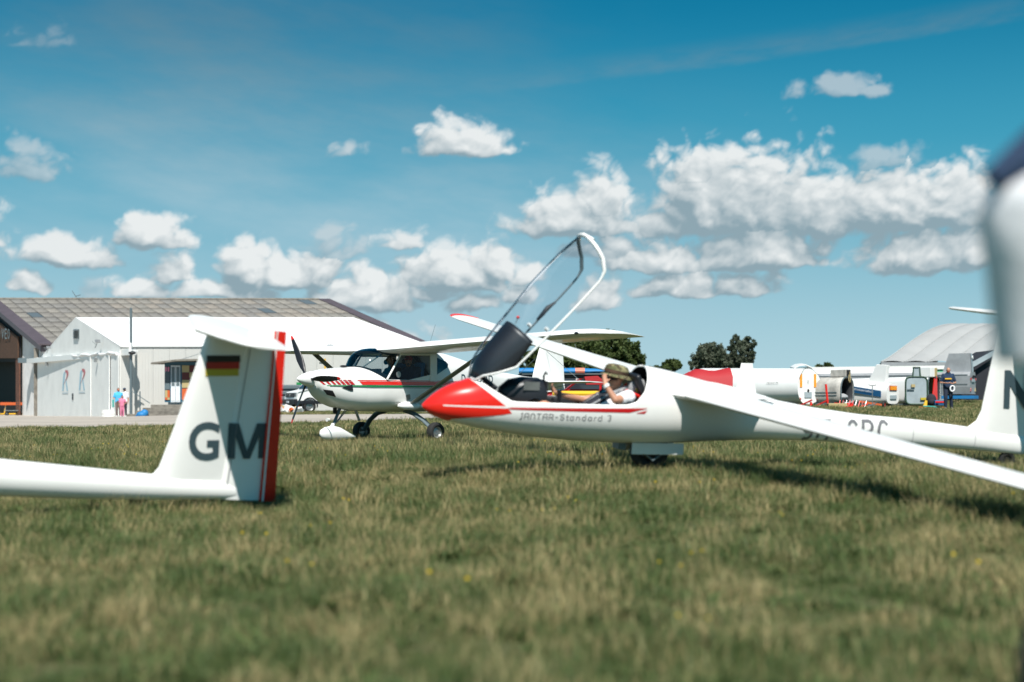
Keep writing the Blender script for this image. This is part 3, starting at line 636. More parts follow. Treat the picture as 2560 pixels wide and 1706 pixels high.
def fly(x, z):   # near surface of fin / rudder
    le = np.interp(z, [.19, .5, 1.0, 1.195], [-.885, -.805, -.69, -.645]); hg = np.interp(z, [0, .5, 1.2], [-.385, -.36, -.315])
    def yv(l0, t1, th):
        u = (x-l0)/(t1-l0)
        if not 0 < u < 1: return 0
        return 5*th*(.2969*sqrt(u)-.126*u-.3516*u*u+.2843*u**3-.1036*u**4)
    yt = max(yv(le, hg, .085), yv(hg-.048, -.09-.034*z, .062), .006)
    return Vector((x, -yt-.0035, z))
decal('hinge_gap', [[(-.389, .04), (-.3835, .04), (-.321, 1.16), (-.3265, 1.16)]], lambda x, z: fly(x, z), 'letterg', g2)
bigtext('lettering', 'G', .385, -.70, .268, fly, 'letter', g2, bold=.009, sx=.88, rot=rad(4))
decal('lettering', [[(-.402+a*.285-b_*.018, .287+b_*.265+a*.02) for a, b_ in q] for q in MPOLY], fly, 'letter', g2)
for k, m in enumerate(('fblack', 'fred', 'fgold')):
    z0 = 1.037-k*.05
    decal('flag_band', [[(-.640, z0), (-.392, z0+.022), (-.384, z0-.030), (-.634, z0-.050)]], fly, m, g2)
mb = MB(); mb.box((-1.0, 0, -.075), (.14, .05, .05)); mb.obj('tail_skid', 'rubber', g2, bevel=.01)
WS2 = [(.2, -5.35, -4.5, .12), (3, -5.2, -4.6, .08), (6.5, -5.0, -4.7, .05), (7.4, -4.9, -4.75, .02)]
for sg in (-1, 1):
    foil('wing', [((a, sg*y, .50+y*.02), (b_, sg*y, .49+y*.02), th, (0, 0, 1)) for y, a, b_, th in WS2], 'gel', g2)
wheel(g2, (-5.3, 0, -.13), .17, .12, name='main_wheel', rim='black')

# ================================================================== LIGHT AEROPLANE
ap = empty('light_aeroplane', (-2.07, 25.7, HC-.57), 'white high wing light aeroplane with red and green side stripes, propeller to the left', 'aeroplane', (0, 0, rad(47)))
pf = Loft(top=[(-2.0,1.18),(-1.95,1.22),(-1.7,1.275),(-1.25,1.315),(-1.0,1.33),(-.8,1.33),(-.6,1.5),(-.5,1.62),(-.35,1.66),(.45,1.67),(.8,1.645),(1.06,1.61),(1.45,1.53),(1.94,1.42),(2.5,1.32),(3.3,1.24),(4.5,1.16)],
 bot=[(-2.0,.98),(-1.95,.92),(-1.82,.77),(-1.66,.68),(-1.46,.61),(-1.04,.55),(.05,.53),(.8,.54),(1.5,.62),(2.5,.78),(3.5,.92),(4.5,1.0)],
 w=[(-2.0,.13),(-1.95,.2),(-1.82,.28),(-1.6,.36),(-1.2,.45),(-.8,.52),(-.4,.55),(.4,.54),(.9,.48),(1.6,.36),(2.5,.23),(3.5,.12),(4.5,.05)],
 zc=[(-2.0,1.08),(-1.8,1.05),(-1.2,.98),(-.5,.98),(.5,1.0),(1.5,1.08),(2.5,1.08),(4.5,1.09)], n=3.0, x0=0, lo=-2.0, hi=4.5)
BELT = 1.095
def tp(x):     # opening of the cabin: sill height
    if x < -1.14 or x > .40: return 0.0
    z = float(np.interp(x, [-1.14, -.73, -.6, .40], [1.33, BELT, BELT, BELT]))
    if z >= interp(x, pf.top)-.004: return 0.0
    return pf.theta(x, z)
xs_p = np.unique(np.concatenate([np.linspace(-2, -1.2, 14), np.linspace(-1.16, -.6, 20), np.linspace(-.55, .38, 12), [.395, .401, .405], np.linspace(.5, 4.5, 30)]))
mb = MB(); mb.rings([ring(pf, x, tp(x)) for x in xs_p], closed=False, cap=False); o = mb.obj('fuselage', ['white', 'darkin'], ap, smooth=50)
s_ = o.modifiers.new('s', 'SOLIDIFY'); s_.thickness = .012; s_.offset = -1; s_.material_offset = 1
mb = MB(); mb.rings([[pf.pt(x, 2*pi*k/30)*1 for k in range(30)] for x in (-2.0,)]+[[V(-2.0, 0, 1.09)+(pf.pt(-2.0, 2*pi*k/30)-V(-2.0, 0, 1.09))*.3 for k in range(30)]], cap=True); mb.obj('cowl_front', 'white', ap)
# roof and centre section
mb = MB(); mb.rings([[V(x, y, z) for y, z in [(-.54, 1.56), (-.5, zt-.015), (-.3, zt+.005), (0, zt+.012), (.3, zt+.005), (.5, zt-.015), (.54, 1.56), (.4, 1.555), (-.4, 1.555)]] for x, zt in ((-.42, 1.63), (-.3, 1.67), (.0, 1.69), (.3, 1.69), (.47, 1.67))]); mb.obj('cabin_roof', 'white', ap, smooth=50)
# windscreen: ruled between cowl line and roof line
def wsc(n=18):
    lo, hi = [], []
    for k in range(n+1):
        u = -1+2*k/n; a = abs(u)
        lo.append(V(-1.12+.42*a**2.2, u*.53, 1.325-.225*a**2.6)); hi.append(V(-.74+.33*a**2.0, u*.50, 1.655-.06*a**3))
    return lo, hi
lo, hi = wsc()
def bulge(t): 
    return [a.lerp(b_, t)+V(-.07*sin(pi*t), 0, .07*sin(pi*t))*(1-.5*abs(i/9-1)) for i, (a, b_) in enumerate(zip(lo, hi))]
mb = MB(); mb.rings([bulge(t) for t in (0, .15, .3, .45, .6, .72)], closed=False, cap=False); mb.obj('windscreen', 'wind', ap, smooth=70)
mb = MB(); hi2 = [V(-.36, p.y, min(1.69, 1.685-.04*abs(p.y*2)**2)) for p in hi]
mb.rings([bulge(t) for t in (.72, .85, 1.0)]+[hi2], closed=False, cap=False); mb.obj('tinted_visor', 'tint', ap, smooth=70)
mb = MB(); mb.rings([[p+V(.0, 0, .0) for p in bulge(0)], [p+V(.10, 0, .015) for p in bulge(0)], [p+V(.28, 0, -.03) for p in bulge(0)]], closed=False, cap=False); mb.obj('glareshield', 'black', ap)
mb = MB()
for y in (-.12, .12): mb.tube([(-.95, y*1.2, 1.32), (-.50, y*2.6, 1.63)], .012, 8)
mb.obj('windscreen_brace', 'lead', ap)
for sg in (-1, 1):
    nm = 'door_frame'
    mb = MB(); y = sg*.54
    mb.tube([(-.73, sg*.53, 1.095), (-.41, sg*.535, 1.545), (.30, sg*.54, 1.56), (.315, sg*.545, 1.18), (.29, sg*.548, 1.09)], .019, 8)
    mb.obj('door_frame', 'white', ap)
    mb = MB(); mb.add([V(a, sg*.538, b_) for a, b_ in [(-.71, 1.10), (-.41, 1.54), (.29, 1.555), (.30, 1.195), (-.22, 1.10)]], [(0, 1, 2, 3, 4)]); mb.obj('door_window', 'doorglass', ap, smooth=0)
    mb = MB(); mb.prism([(-.22, 1.098), (.30, 1.198), (.30, 1.085), (-.7, 1.085), (-.7, 1.098)], (0, .01, 0), fr=lambda a, b_: V(a, sg*.54, b_)); mb.obj('door_sill', 'white', ap, smooth=0)
    mb = MB(); mb.prism([(.30, 1.085), (.30, 1.57), (.46, 1.57), (.46, 1.085)], (0, -sg*.02, 0), fr=lambda a, b_: V(a, sg*.552, b_)); mb.obj('door_pillar', 'white', ap, smooth=0)
    pw = [(.50, 1.535), (.44, 1.49), (.40, 1.25), (.47, 1.20), (.80, 1.34), (.84, 1.40), (.79, 1.45)]
    decal('rear_window', [pw], lambda x, z: pf.side(x, z, sg, .006), 'dglass', ap, .05)
mb = MB(); mb.tube([(-.48, -.548, 1.19), (-.48, -.556, 1.19)], .055, 18); mb.obj('vent_ring', 'steel', ap)
mb = MB()
for sg in (-1, 1): mb.box((.22, sg*.22, 1.12), (.10, .38, .62), rot=Matrix.Rotation(rad(12), 3, 'Y')); mb.box((-.02, sg*.22, .82), (.5, .38, .1))
mb.obj('seat', 'blue', ap, bevel=.03)
mb = MB(); mb.box((-.78, 0, 1.17), (.05, .85, .24)); mb.obj('instrument_panel', 'black', ap, bevel=.01)
# wings
PW = [(.0, -.72, .70), (.55, -.72, .70), (2.5, -.60, .78), (4.3, -.45, .90), (4.6, -.38, .95), (4.78, -.20, 1.02), (4.84, .1, 1.02)]
TH = [.19, .19, .17, .15, .13, .08, .02]
for sg in (-1, 1):
    foil('wing', [((a, sg*y, 1.62+.036*max(0, y-.5)), (b_, sg*y, 1.60+.036*max(0, y-.5)), th, (0, 0, 1)) for (y, a, b_), th in zip(PW, TH)], 'white', ap, camber=.03)
    mb = MB(); mb.rings([[V(-.20+c*a*(.08), 0, 0)+V(x, y, z)+V(0, 0, b_*.022) for a, b_ in [(cos(2*pi*k/12), sin(2*pi*k/12)) for k in range(12)]] for (x, y, z, c) in ((-.02, sg*.50, .62, 1), (.10, sg*1.2, 1.02, 1), (.22, sg*2.35, 1.63, 1))]); mb.obj('wing_strut', 'steel' if False else 'alu', ap, smooth=60)
    mb = MB(); mb.ell((-.22, sg*.55, .64), (.28, .10, .075), rot=Matrix.Rotation(sg*rad(-8), 3, 'X')); mb.obj('strut_fairing', 'white', ap)
    mb = MB(); mb.tube([(.95, sg*3.4, 1.68), (1.02, sg*3.4, 1.52)], .008, 6); mb.box((1.03, sg*3.4, 1.515), (.10, .02, .03)); mb.obj('aileron_balance', 'steel', ap)
mb = MB(); mb.ell((-.42, -4.60, 1.77), (.03, .04, .022)); mb.obj('wing_tip_light', 'dglass', ap)
# tail
finshape('fin', [(1.0,3.55,4.62),(1.2,3.62,4.6),(1.5,3.72,4.58),(1.86,3.86,4.55),(2.02,3.98,4.50),(2.06,4.08,4.42)], 'white', ap, .07)
for sg in (-1, 1):
    foil('tailplane', [((3.62, 0, 1.12), (4.55, 0, 1.115), .06, (0, 0, 1)), ((3.75, sg*1.0, 1.12), (4.45, sg*1.05, 1.11), .045, (0, 0, 1)), ((3.95, sg*1.25, 1.12), (4.40, sg*1.25, 1.11), .02, (0, 0, 1))], 'white', ap, camber=0)
    mb = MB(); mb.tube([(4.0, sg*.05, 1.75), (4.0, sg*.95, 1.13)], .005, 5); mb.tube([(4.0, sg*.05, .98), (4.0, sg*.85, 1.1)], .005, 5); mb.obj('tail_wire', 'lead', ap)
# stripes
ps_ = lambda x, z: pf.side(x, z, -1, .004); pq = lambda x, z: pf.side(x, z, 1, .004)
for fn in (ps_, pq):
    decal('stripe', [[(-1.22, 1.0), (-1.28, 1.06), (1.18, 1.075), (1.18, 1.015)], [(-1.32, 1.069), (-1.30, 1.082), (1.18, 1.096), (1.18, 1.084)]], fn, 'red', ap, .1)
    for i in range(7):
        x = -1.36-i*.085; w = .068-.006*i
        decal('stripe', [[(x, 1.0), (x-w, 1.0), (x-w-.06, 1.058), (x-.06, 1.06)], [(x-.07, 1.068), (x-w-.07, 1.067), (x-w-.08, 1.08), (x-.08, 1.082)]], fn, 'dred', ap, .1)
    decal('stripe', [[(-1.84, .978), (-1.86, .99), (1.18, 1.005), (1.18, .982), (-1.0, .962)]], fn, 'green', ap, .1)
    decal('stripe', [[(-1.80, .966), (-1.81, .976), (-1.0, .955), (1.18, .974), (1.18, .962), (-1.0, .946)]], fn, 'lead', ap, .1)
lettering('D-MRRR', 1.22, 1.0, .215, .135, .046, .026, lambda x, z: pf.side(x, z, -1, .004), 'letter', ap, .05)
decal('air_scoop', [[(-1.62, .955), (-1.42, 1.005), (-1.40, .90), (-1.45, .90)]], lambda x, z: pf.side(x, z, -1, .012), 'black', ap)
mb = MB(); mb.ell((-1.35, -.10, 1.325), (.08, .05, .02)); mb.obj('cowl_vent', 'black', ap)
decal('air_intake', [[(-1.90, .92), (-1.76, .90), (-1.68, .79), (-1.82, .83)]], lambda x, z: pf.side(x, z, -1, .006), 'black', ap)
decal('hatch_mark', [[(-.30, .83), (-.20, .85), (-.17, .76), (-.26, .73)]], lambda x, z: pf.side(x, z, -1, .005), 'steel', ap)
decal('door_handle', [[(-.50, .70), (-.47, .71), (-.22, .705), (-.22, .697), (-.46, .695)]], lambda x, z: pf.side(x, z, -1, .010), 'steel', ap)
# spinner + propeller
mb = MB(); prof = [(-2.29, .006), (-2.27, .03), (-2.22, .062), (-2.14, .098), (-2.06, .125), (-2.0, .138), (-1.985, .13)]
mb.rings([[V(x, r*cos(2*pi*k/24), 1.09+r*sin(2*pi*k/24)) for k in range(24)] for x, r in prof]); sp_ = mb.obj('spinner', 'white', ap)
for k, a in enumerate((0, 120, 240)):
    A_ = Matrix.Rotation(rad(a), 3, 'X'); e_ = bpy.data.objects.new('propeller_blade', None)
    st = [(.09, .05, .05, 60), (.16, .055, .045, 50), (.26, .10, .03, 42), (.40, .125, .024, 32), (.58, .105, .018, 24), (.74, .075, .012, 18), (.80, .06, .010, 16)]
    def sect(r, c, th, tw, s=1): 
        T_ = Matrix.Rotation(rad(tw), 3, 'Y')
        # blade radial direction = -Y rotated by A_; chord in X/Z
        pts = airfoil((-.5*c, 0, 0), (.5*c, 0, 0), th*s, (0, 0, 1), n=7)
        out = []
        for p in pts: q = Vector((p.z*cos(rad(tw))-p.x*sin(rad(tw)), 0, p.x*cos(rad(tw))+p.z*sin(rad(tw)))); out.append(A_ @ (q+V(0, -r, 0))+V(-2.07, 0, 1.09))
        return out
    mb = MB(); mb.rings([sect(*s_) for s_ in st]); bo = mb.obj('propeller_blade', 'black', ap, smooth=50)
    mb = MB(); mb.rings([sect(.795, .062, .012, 16), sect(.84, .045, .010, 14), sect(.868, .02, .006, 13)]); mb.obj('blade_tip', 'red', bo)
    bo2 = None
# landing gear
for sg in (-1, 1):
    mb = MB(); mb.tube([(-.05, sg*.28, .55), (-.06, sg*.50, .50), (-.03, sg*.72, .38), (0, sg*.86, .26), (0, sg*.93, .19)], [.038, .036, .032, .028, .026], 10, flat=1.9, up=(1, 0, 0)); mb.obj('landing_gear_leg', 'lead', ap)
    wheel(ap, (0, sg*.99, .175), .175, .14, name='main_wheel', rim='steel')
mb = MB(); mb.tube([(-1.34, .0, .62), (-1.5, 0, .30)], [.03, .026], 10); mb.tube([(-1.20, .03, .58), (-1.44, 0, .34)], .009, 6); mb.tube([(-1.20, -.03, .58), (-1.44, 0, .34)], .009, 6); mb.obj('nose_gear_leg', 'lead', ap)
mb = MB(); pts = [V(-1.46+.035*cos(i*.9), .035*sin(i*.9), .60-i*.0028) for i in range(36)]; mb.tube(pts, .008, 5); mb.obj('suspension_spring', 'black', ap)
mb = MB(); prof = [(-1.80, .01, .16), (-1.77, .06, .16), (-1.68, .095, .165), (-1.52, .115, .165), (-1.35, .10, .15), (-1.15, .05, .12), (-1.0, .015, .10)]
mb.rings([[V(x, r*.72*cos(2*pi*k/18), z+r*1.15*sin(2*pi*k/18)) for k in range(18)] for x, r, z in prof]); mb.tube([(-1.53, 0, .26), (-1.50, 0, .33)], [.045, .03], 12); mb.obj('wheel_spat', 'white', ap, smooth=60)
wheel(ap, (-1.5, 0, .12), .12, .09, name='nose_wheel', rim='black')
mb = MB(); mb.tube([(-1.66, -.02, .40), (-1.60, -.02, .40)], [.034, .022], 14); mb.obj('landing_light', 'white', ap)
mb = MB(); mb.tube([(-1.10, -.1, .60), (-1.02, -.11, .42), (-1.0, -.11, .38)], .024, 12); mb.obj('exhaust_pipe', 'steel', ap)
mb = MB(); mb.tube([(.75, 0, 1.66), (.95, 0, 2.15)], .004, 5); mb.obj('antenna', 'lead', ap)

# ================================================================== PEOPLE
def remesh(mb, name, m, parent, vox, smooth_it=4):
    me = bpy.data.meshes.new(name); me.from_pydata([tuple(v) for v in mb.v], [], mb.f)
    o = bpy.data.objects.new(name, me); COL.objects.link(o)
    r = o.modifiers.new('r', 'REMESH'); r.mode = 'VOXEL'; r.voxel_size = vox; r.use_smooth_shade = True
    s_ = o.modifiers.new('s', 'SMOOTH'); s_.factor = .5; s_.iterations = smooth_it
    dg = bpy.context.evaluated_depsgraph_get(); me2 = bpy.data.meshes.new_from_object(o.evaluated_get(dg))
    o.modifiers.clear(); o.data = me2; me2.name = name; bpy.data.meshes.remove(me)
    me2.materials.clear(); me2.materials.append(M[m] if isinstance(m, str) else m); me2.shade_smooth(); o.parent = parent; return o
def cap(mb, a, b_, ra, rb, n=10):
    a, b_ = Vector(a), Vector(b_)
    mb.tube([a, b_], [ra, rb], n); mb.ell(a, (ra,)*3, n, 6); mb.ell(b_, (rb,)*3, n, 6)
def J_stand(h):
    j = {}
    for s_, k in ((-1, 'r'), (1, 'l')):
        j['an'+k] = V(s_*.055, .01, .045)*h; j['to'+k] = V(s_*.062, -.085, .022)*h; j['kn'+k] = V(s_*.055, -.01, .275)*h; j['hi'+k] = V(s_*.050, 0, .50)*h
        j['sh'+k] = V(s_*.108, .0, .80)*h; j['el'+k] = V(s_*.135, .012, .635)*h; j['wr'+k] = V(s_*.14, -.03, .49)*h; j['hd'+k] = V(0, -.01, -.05)*h
    j['pe'] = V(0, 0, .53)*h; j['wa'] = V(0, 0, .61)*h; j['ch'] = V(0, .005, .745)*h; j['ne'] = V(0, .005, .835)*h; j['he'] = V(0, -.012, .925)*h; j['hup'] = V(0, 0, 1); j['fwd'] = V(0, -1, 0)
    return j
def torso(mb, j, h, k=0.0, fat=1.0, lo=True):
    lat = (j['shl']-j['shr']).normalized()
    for a, b_, w0, w1, r0, r1 in (('pe', 'wa', .042, .036, .062, .058), ('wa', 'ch', .036, .058, .058, .062), ('ch', 'ne', .058, .020, .060, .035)):
        if a == 'pe' and not lo: continue
        for s_ in (-1, 0, 1): cap(mb, j[a]+lat*w0*h*s_, j[b_]+lat*w1*h*s_, r0*h*fat+k, r1*h*fat+k)
    for s_ in 'lr': cap(mb, j['ch']+(j['sh'+s_]-j['ch'])*.4, j['sh'+s_], .045*h+k, .034*h+k)
def hand(mb, w, d, side, h, curl=.6, up=None):
    d = d.normalized(); L = .075*h*.55; n = Vector(side).normalized(); n = (n-d*n.dot(d)).normalized(); b_ = d.cross(n)
    mb.ell(w+d*L*.55, (.0, 0, 0), 3, 3) if False else cap(mb, w, w+d*L*.9, .013*h*.8, .016*h*.8)
    for i, (o_, ln) in enumerate(((-1.4, .85), (-.5, 1.0), (.5, .95), (1.35, .75))):
        p0 = w+d*L*.9+b_*o_*.0085*h*.8; p1 = p0+(d*cos(curl*.5)+n*sin(curl*.5))*ln*L*.55; p2 = p1+(d*cos(curl*1.5)+n*sin(curl*1.5))*ln*L*.5
        cap(mb, p0-d*L*.3, p1, .0056*h, .005*h, 6); cap(mb, p1, p2, .005*h, .0042*h, 6)
    t0 = w+d*L*.35-b_*.010*h; cap(mb, t0, t0-b_*.016*h+d*L*.35+n*.006*h, .0065*h, .0055*h, 6)
def headmb(mb, j, h):
    f_ = j['fwd'].normalized(); u = j['hup'].normalized(); r = u.cross(f_).normalized(); R_ = Matrix((r, -f_, u)).transposed(); c = j['he']
    mb.ell(c+u*.008*h, (.043*h, .052*h, .056*h), 16, 12, rot=R_); mb.ell(c-u*.028*h+f_*.012*h, (.030*h, .036*h, .034*h), 12, 9, rot=R_)
    cap(mb, c+f_*.046*h-u*.002*h, c+f_*.057*h-u*.016*h, .005*h, .0075*h, 8)                          # nose
    cap(mb, c+f_*.045*h-u*.034*h-r*.008*h, c+f_*.045*h-u*.034*h+r*.008*h, .0045*h, .0045*h, 6)        # mouth
    for s_ in (-1, 1): mb.ell(c+r*s_*.044*h-u*.006*h, (.007*h, .012*h, .017*h), 8, 6, rot=R_)
    cap(mb, j['ne']-u*.01*h, c-u*.03*h-f_*.006*h, .028*h, .027*h)
    return f_, u, r, R_, c
def person(loc, rot, label, h, j, shirt, trousers, vox=.012, hair=None, shoe='black', sleeves=.75, tr_len=1.0, extra=None, fat=1.0, euler=None, group=None, eyes=True):
    root = empty('person', loc, label, 'person', euler or (0, 0, rot), group)
    mb = MB(); torso(mb, j, h, 0, fat); f_, u, r, R_, c = headmb(mb, j, h)
    for s_ in 'lr':
        cap(mb, j['sh'+s_], j['el'+s_], .027*h, .021*h); cap(mb, j['el'+s_], j['wr'+s_], .021*h, .0135*h); hand(mb, j['wr'+s_], j['hd'+s_], V(0, 0, 0)+(j['ch']-j['wr'+s_]), h)
        cap(mb, j['hi'+s_], j['kn'+s_], .050*h*fat, .034*h); cap(mb, j['kn'+s_], j['kn'+s_].lerp(j['an'+s_], .4), .033*h, .034*h); cap(mb, j['kn'+s_].lerp(j['an'+s_], .4), j['an'+s_], .034*h, .021*h); cap(mb, j['an'+s_], j['to'+s_], .02*h, .014*h)
    remesh(mb, 'body', 'skin', root, vox)
    mb = MB(); torso(mb, j, h, .012, fat)
    for s_ in 'lr': cap(mb, j['sh'+s_], j['sh'+s_].lerp(j['el'+s_], sleeves), .036*h, .033*h)
    remesh(mb, 'shirt', shirt, root, vox)
    mb = MB(); lat = (j['shl']-j['shr']).normalized()
    for s_ in (-1, 0, 1): cap(mb, j['pe']+lat*.036*h*s_, j['pe'].lerp(j['wa'], .5)+lat*.034*h*s_, .065*h*fat+.010, .060*h*fat+.010)
    for s_ in 'lr':
        kn, an, hi = j['kn'+s_], j['an'+s_], j['hi'+s_]
        if tr_len >= 1: cap(mb, hi, kn, .056*h*fat, .045*h); cap(mb, kn, an+V(0, 0, .01), .044*h, .036*h)
        else: cap(mb, hi, hi.lerp(kn, tr_len), .056*h*fat, .050*h)
    remesh(mb, 'trousers', trousers, root, vox)
    for s_ in 'lr':
        mb = MB(); cap(mb, j['an'+s_]-V(0, 0, .012*h), j['to'+s_], .027*h, .022*h); remesh(mb, 'shoe', shoe, root, vox)
    if hair:
        mb = MB(); mb.ell(c+u*.020*h-f_*.010*h, (.050*h, .054*h, .052*h), 14, 10, rot=R_)
        if hair == 'long': cap(mb, c-f_*.035*h, c-f_*.045*h-u*.09*h, .035*h, .028*h)
        remesh(mb, 'hair', 'hairm', root, vox)
    if eyes:
        for s_ in (-1, 1):
            mb = MB(); mb.ell(c+f_*.049*h+r*s_*.017*h+u*.004*h, (.006*h,)*3, 8, 6); mb.obj('eye', 'black', root)
    if extra: extra(root, f_, u, r, R_, c, j, h)
    return root
M['hairm'] = mat('dark_hair', (.03, .02, .015), .6); M['navy'] = mat('navy_cloth', (.012, .035, .085), .85, noise=.3, nscale=20, bump=.3, bscale=30)
M['jeans'] = mat('dark_blue_denim', (.018, .028, .055), .9, noise=.3, nscale=25); M['cyan'] = mat('sky_blue_cloth', (.07, .42, .72), .85, bump=.3); M['wcloth'] = mat('white_cloth', (.78, .78, .80), .85, bump=.3, bscale=15)
M['pink'] = mat('pink_cloth', (.65, .20, .32), .85); M['taupe'] = mat('taupe_cloth', (.16, .12, .11), .9); M['blackc'] = mat('black_cloth', (.018, .02, .028), .9); M['teal'] = mat('teal_cloth', (.05, .35, .30), .85)
cm = mat('camouflage_cloth', (.11, .12, .06), .9); M['camo'] = cm; t = cm.node_tree; b = t.nodes['Principled BSDF']; tcn = t.nodes.new('ShaderNodeTexCoord')
k1 = sstep(t, nse(t, tcn.outputs['Object'], 22, 2), .50, .53); k2 = sstep(t, nse(t, vmt(t, 'ADD', tcn.outputs['Object'], (3, 1, 2)), 26, 2), .52, .55)
t.links.new(mixc(t, k2, mixc(t, k1, (.10, .105, .045), (.055, .035, .02)), (.26, .23, .12)), b.inputs['Base Color'])

# --- pilot reclining in the glider (same attitude as the glider he sits in)
def L_(x, y, z): return V(x-XW, y, z)
j = dict(pe=L_(1.36, 0, .43), wa=L_(1.47, 0, .46), ch=L_(1.69, 0, .56), ne=L_(1.765, 0, .675), he=L_(1.695, -.01, .80), hup=V(.12, 0, 1), fwd=V(-1, -.10, -.12),
 shl=L_(1.745, .19, .63), shr=L_(1.755, -.185, .655), ell=L_(1.50, .235, .575), elr=L_(1.605, -.275, .640), wrl=L_(1.22, .13, .635), wrr=L_(1.525, -.215, .765), hdl=V(-.6, -.15, .55), hdr=V(.05, .45, .7),
 hil=L_(1.33, .09, .40), hir=L_(1.33, -.09, .40), knl=L_(1.03, .11, .545), knr=L_(1.02, -.12, .555), anl=L_(.70, .08, .42), anr=L_(.68, -.08, .42), tol=L_(.62, .08, .52), tor=L_(.60, -.08, .52))
def pilot_x(root, f_, u, r, R_, c, j, h):
    mb = MB(); R2 = Matrix.Rotation(rad(10), 3, 'Y')
    top = c+u*.062
    mb.rings([[top+R2 @ V(a*.118*k, a2*.098*k, zz) for a, a2 in [(cos(2*pi*i/26), sin(2*pi*i/26)) for i in range(26)]] for k, zz in ((.86, -.035), (.92, .0), (.90, .028), (.74, .048), (.4, .058), (.02, .06))], cap=True)
    mb.rings([[top+R2 @ V(a*.105*k+.012, a2*.098*k, zz) for a, a2 in [(cos(2*pi*i/26), sin(2*pi*i/26)) for i in range(26)]] for k, zz in ((.9, -.024), (1.15, -.034), (1.36, -.046), (1.37, -.050), (1.12, -.042), (.88, -.036))], cap=True)
    mb.obj('hat', 'camo', root, smooth=60)
    mb = MB(); mb.rings([[top+R2 @ V(a*.112, a2*.094, zz) for a, a2 in [(cos(2*pi*i/26), sin(2*pi*i/26)) for i in range(26)]] for zz in (-.022, .006)], cap=False); mb.obj('hat_band', 'wood', root)
    mb = MB()
    for s_ in (-1, 0, 1): cap(mb, j['wa']+V(0, .055*s_, .005), j['ch']+V(-.03, .06*s_, .0), .112, .118)
    remesh(mb, 'parachute_vest', 'blackc', root, .009)
    w = j['wrr']; d = (j['wrr']-j['elr']).normalized()
    mb = MB(); mb.tube([w-d*.030, w-d*.004], .0300, 16); mb.obj('wristwatch', 'white', root)
    mb = MB(); mb.tube([c+f_*.02+r*.075-u*.0, c+f_*.085+r*.035+u*.006, c+f_*.09, c+f_*.085-r*.035+u*.006, c+f_*.02-r*.075], [.006, .014, .012, .014, .006], 8); mb.obj('sunglasses', 'black', root)
    for s_ in (-1, 1):
        mb = MB(); mb.tube([L_(1.80, s_*.11, .70), L_(1.735, s_*.12, .725), L_(1.64, s_*.11, .69), L_(1.52, s_*.10, .61), L_(1.42, s_*.09, .55)], .018, 8, flat=.5); mb.obj('harness_strap', 'cloudgrey' if s_ < 0 else 'black', root)
person((1.1744, 12.4542, HC-.5261), 0, 'person in camouflage hat and white shirt reclining in the open glider cockpit', 1.60, j, 'wcloth', 'blackc', vox=.0065, sleeves=.42, tr_len=.6, extra=pilot_x, euler=(0.1307, 0.0215, 0.2962))

# --- occupants of the light aeroplane
def seated(y):
    j = dict(pe=V(.10, y, .92), wa=V(.13, y, 1.04), ch=V(.12, y, 1.20), ne=V(.09, y, 1.33), he=V(.05, y, 1.44), hup=V(0, 0, 1), fwd=V(-.8, -.75, 0))
    for s_, k in ((-1, 'r'), (1, 'l')):
        q = s_
        j['sh'+k] = V(.12, y+q*.17, 1.28); j['el'+k] = V(-.08, y+q*.20, 1.06); j['wr'+k] = V(-.32, y+q*.12, 1.02); j['hd'+k] = V(-1, 0, 0); j['hi'+k] = V(.08, y+q*.09, .90); j['kn'+k] = V(-.36, y+q*.10, .98); j['an'+k] = V(-.72, y+q*.09, .74); j['to'+k] = V(-.82, y+q*.09, .80)
    return j
def headset(root, f_, u, r, R_, c, j, h):
    mb = MB(); pts = [c+r*cos(a)*.085+u*sin(a)*.11 for a in np.linspace(-.1, pi+.1, 14)]; mb.tube(pts, .009, 6)
    for s_ in (-1, 1): mb.ell(c+r*s_*.083, (.045, .03, .05), 10, 8, rot=R_)
    mb.tube([c+r*.085-u*.02, c+r*.06+f_*.09-u*.06, c+f_*.105-u*.055], .006, 6); mb.ell(c+f_*.105-u*.055, (.02,)*3, 8, 6); mb.obj('headset', 'black', root)
def headset_cap(root, f_, u, r, R_, c, j, h):
    headset(root, f_, u, r, R_, c, j, h)
    mb = MB(); mb.ell(c+u*.045, (.08, .09, .065), 14, 8, rot=R_); mb.ell(c+u*.045+f_*.10, (.06, .06, .010), 12, 6, rot=R_); mb.obj('cap', 'redlens', root)
person((-2.07, 25.7, HC-.57), rad(47), 'person with headset and cap at the near window of the light aeroplane', 1.62, seated(-.24), 'navy', 'jeans', vox=.012, extra=headset_cap)
person((-2.07, 25.7, HC-.57), rad(47), 'person with headset on the far seat of the light aeroplane', 1.58, seated(.24), 'blackc', 'jeans', vox=.014, extra=headset, hair='short')

# --- family by the white hangar
def glasses(root, f_, u, r, R_, c, j, h):
    mb = MB(); mb.tube([c+r*.07, c+f_*.075+r*.04, c+f_*.088, c+f_*.075-r*.04, c-r*.07], [.008, .018, .014, .018, .008], 8); mb.obj('sunglasses', 'redlens', root)
j = J_stand(1.66); j['elr'] = V(-.27, .0, 1.08); j['wrr'] = V(-.22, -.24, 1.03); j['hdr'] = V(-.1, -1, 0); j['ell'] = V(.25, .02, 1.06); j['wrl'] = V(.06, -.2, 1.04); j['hdl'] = V(-1, -.3, 0)
def towel(root, f_, u, r, R_, c, j, h):
    glasses(root, f_, u, r, R_, c, j, h); mb = MB(); mb.rings([[V(-.29+a, -.10+b_, z) for a, b_ in ((-.05, -.03), (.05, -.04), (.06, .03), (-.04, .03))] for z in (1.0, .8, .55)]); mb.obj('towel', 'teal', root, bevel=.02)
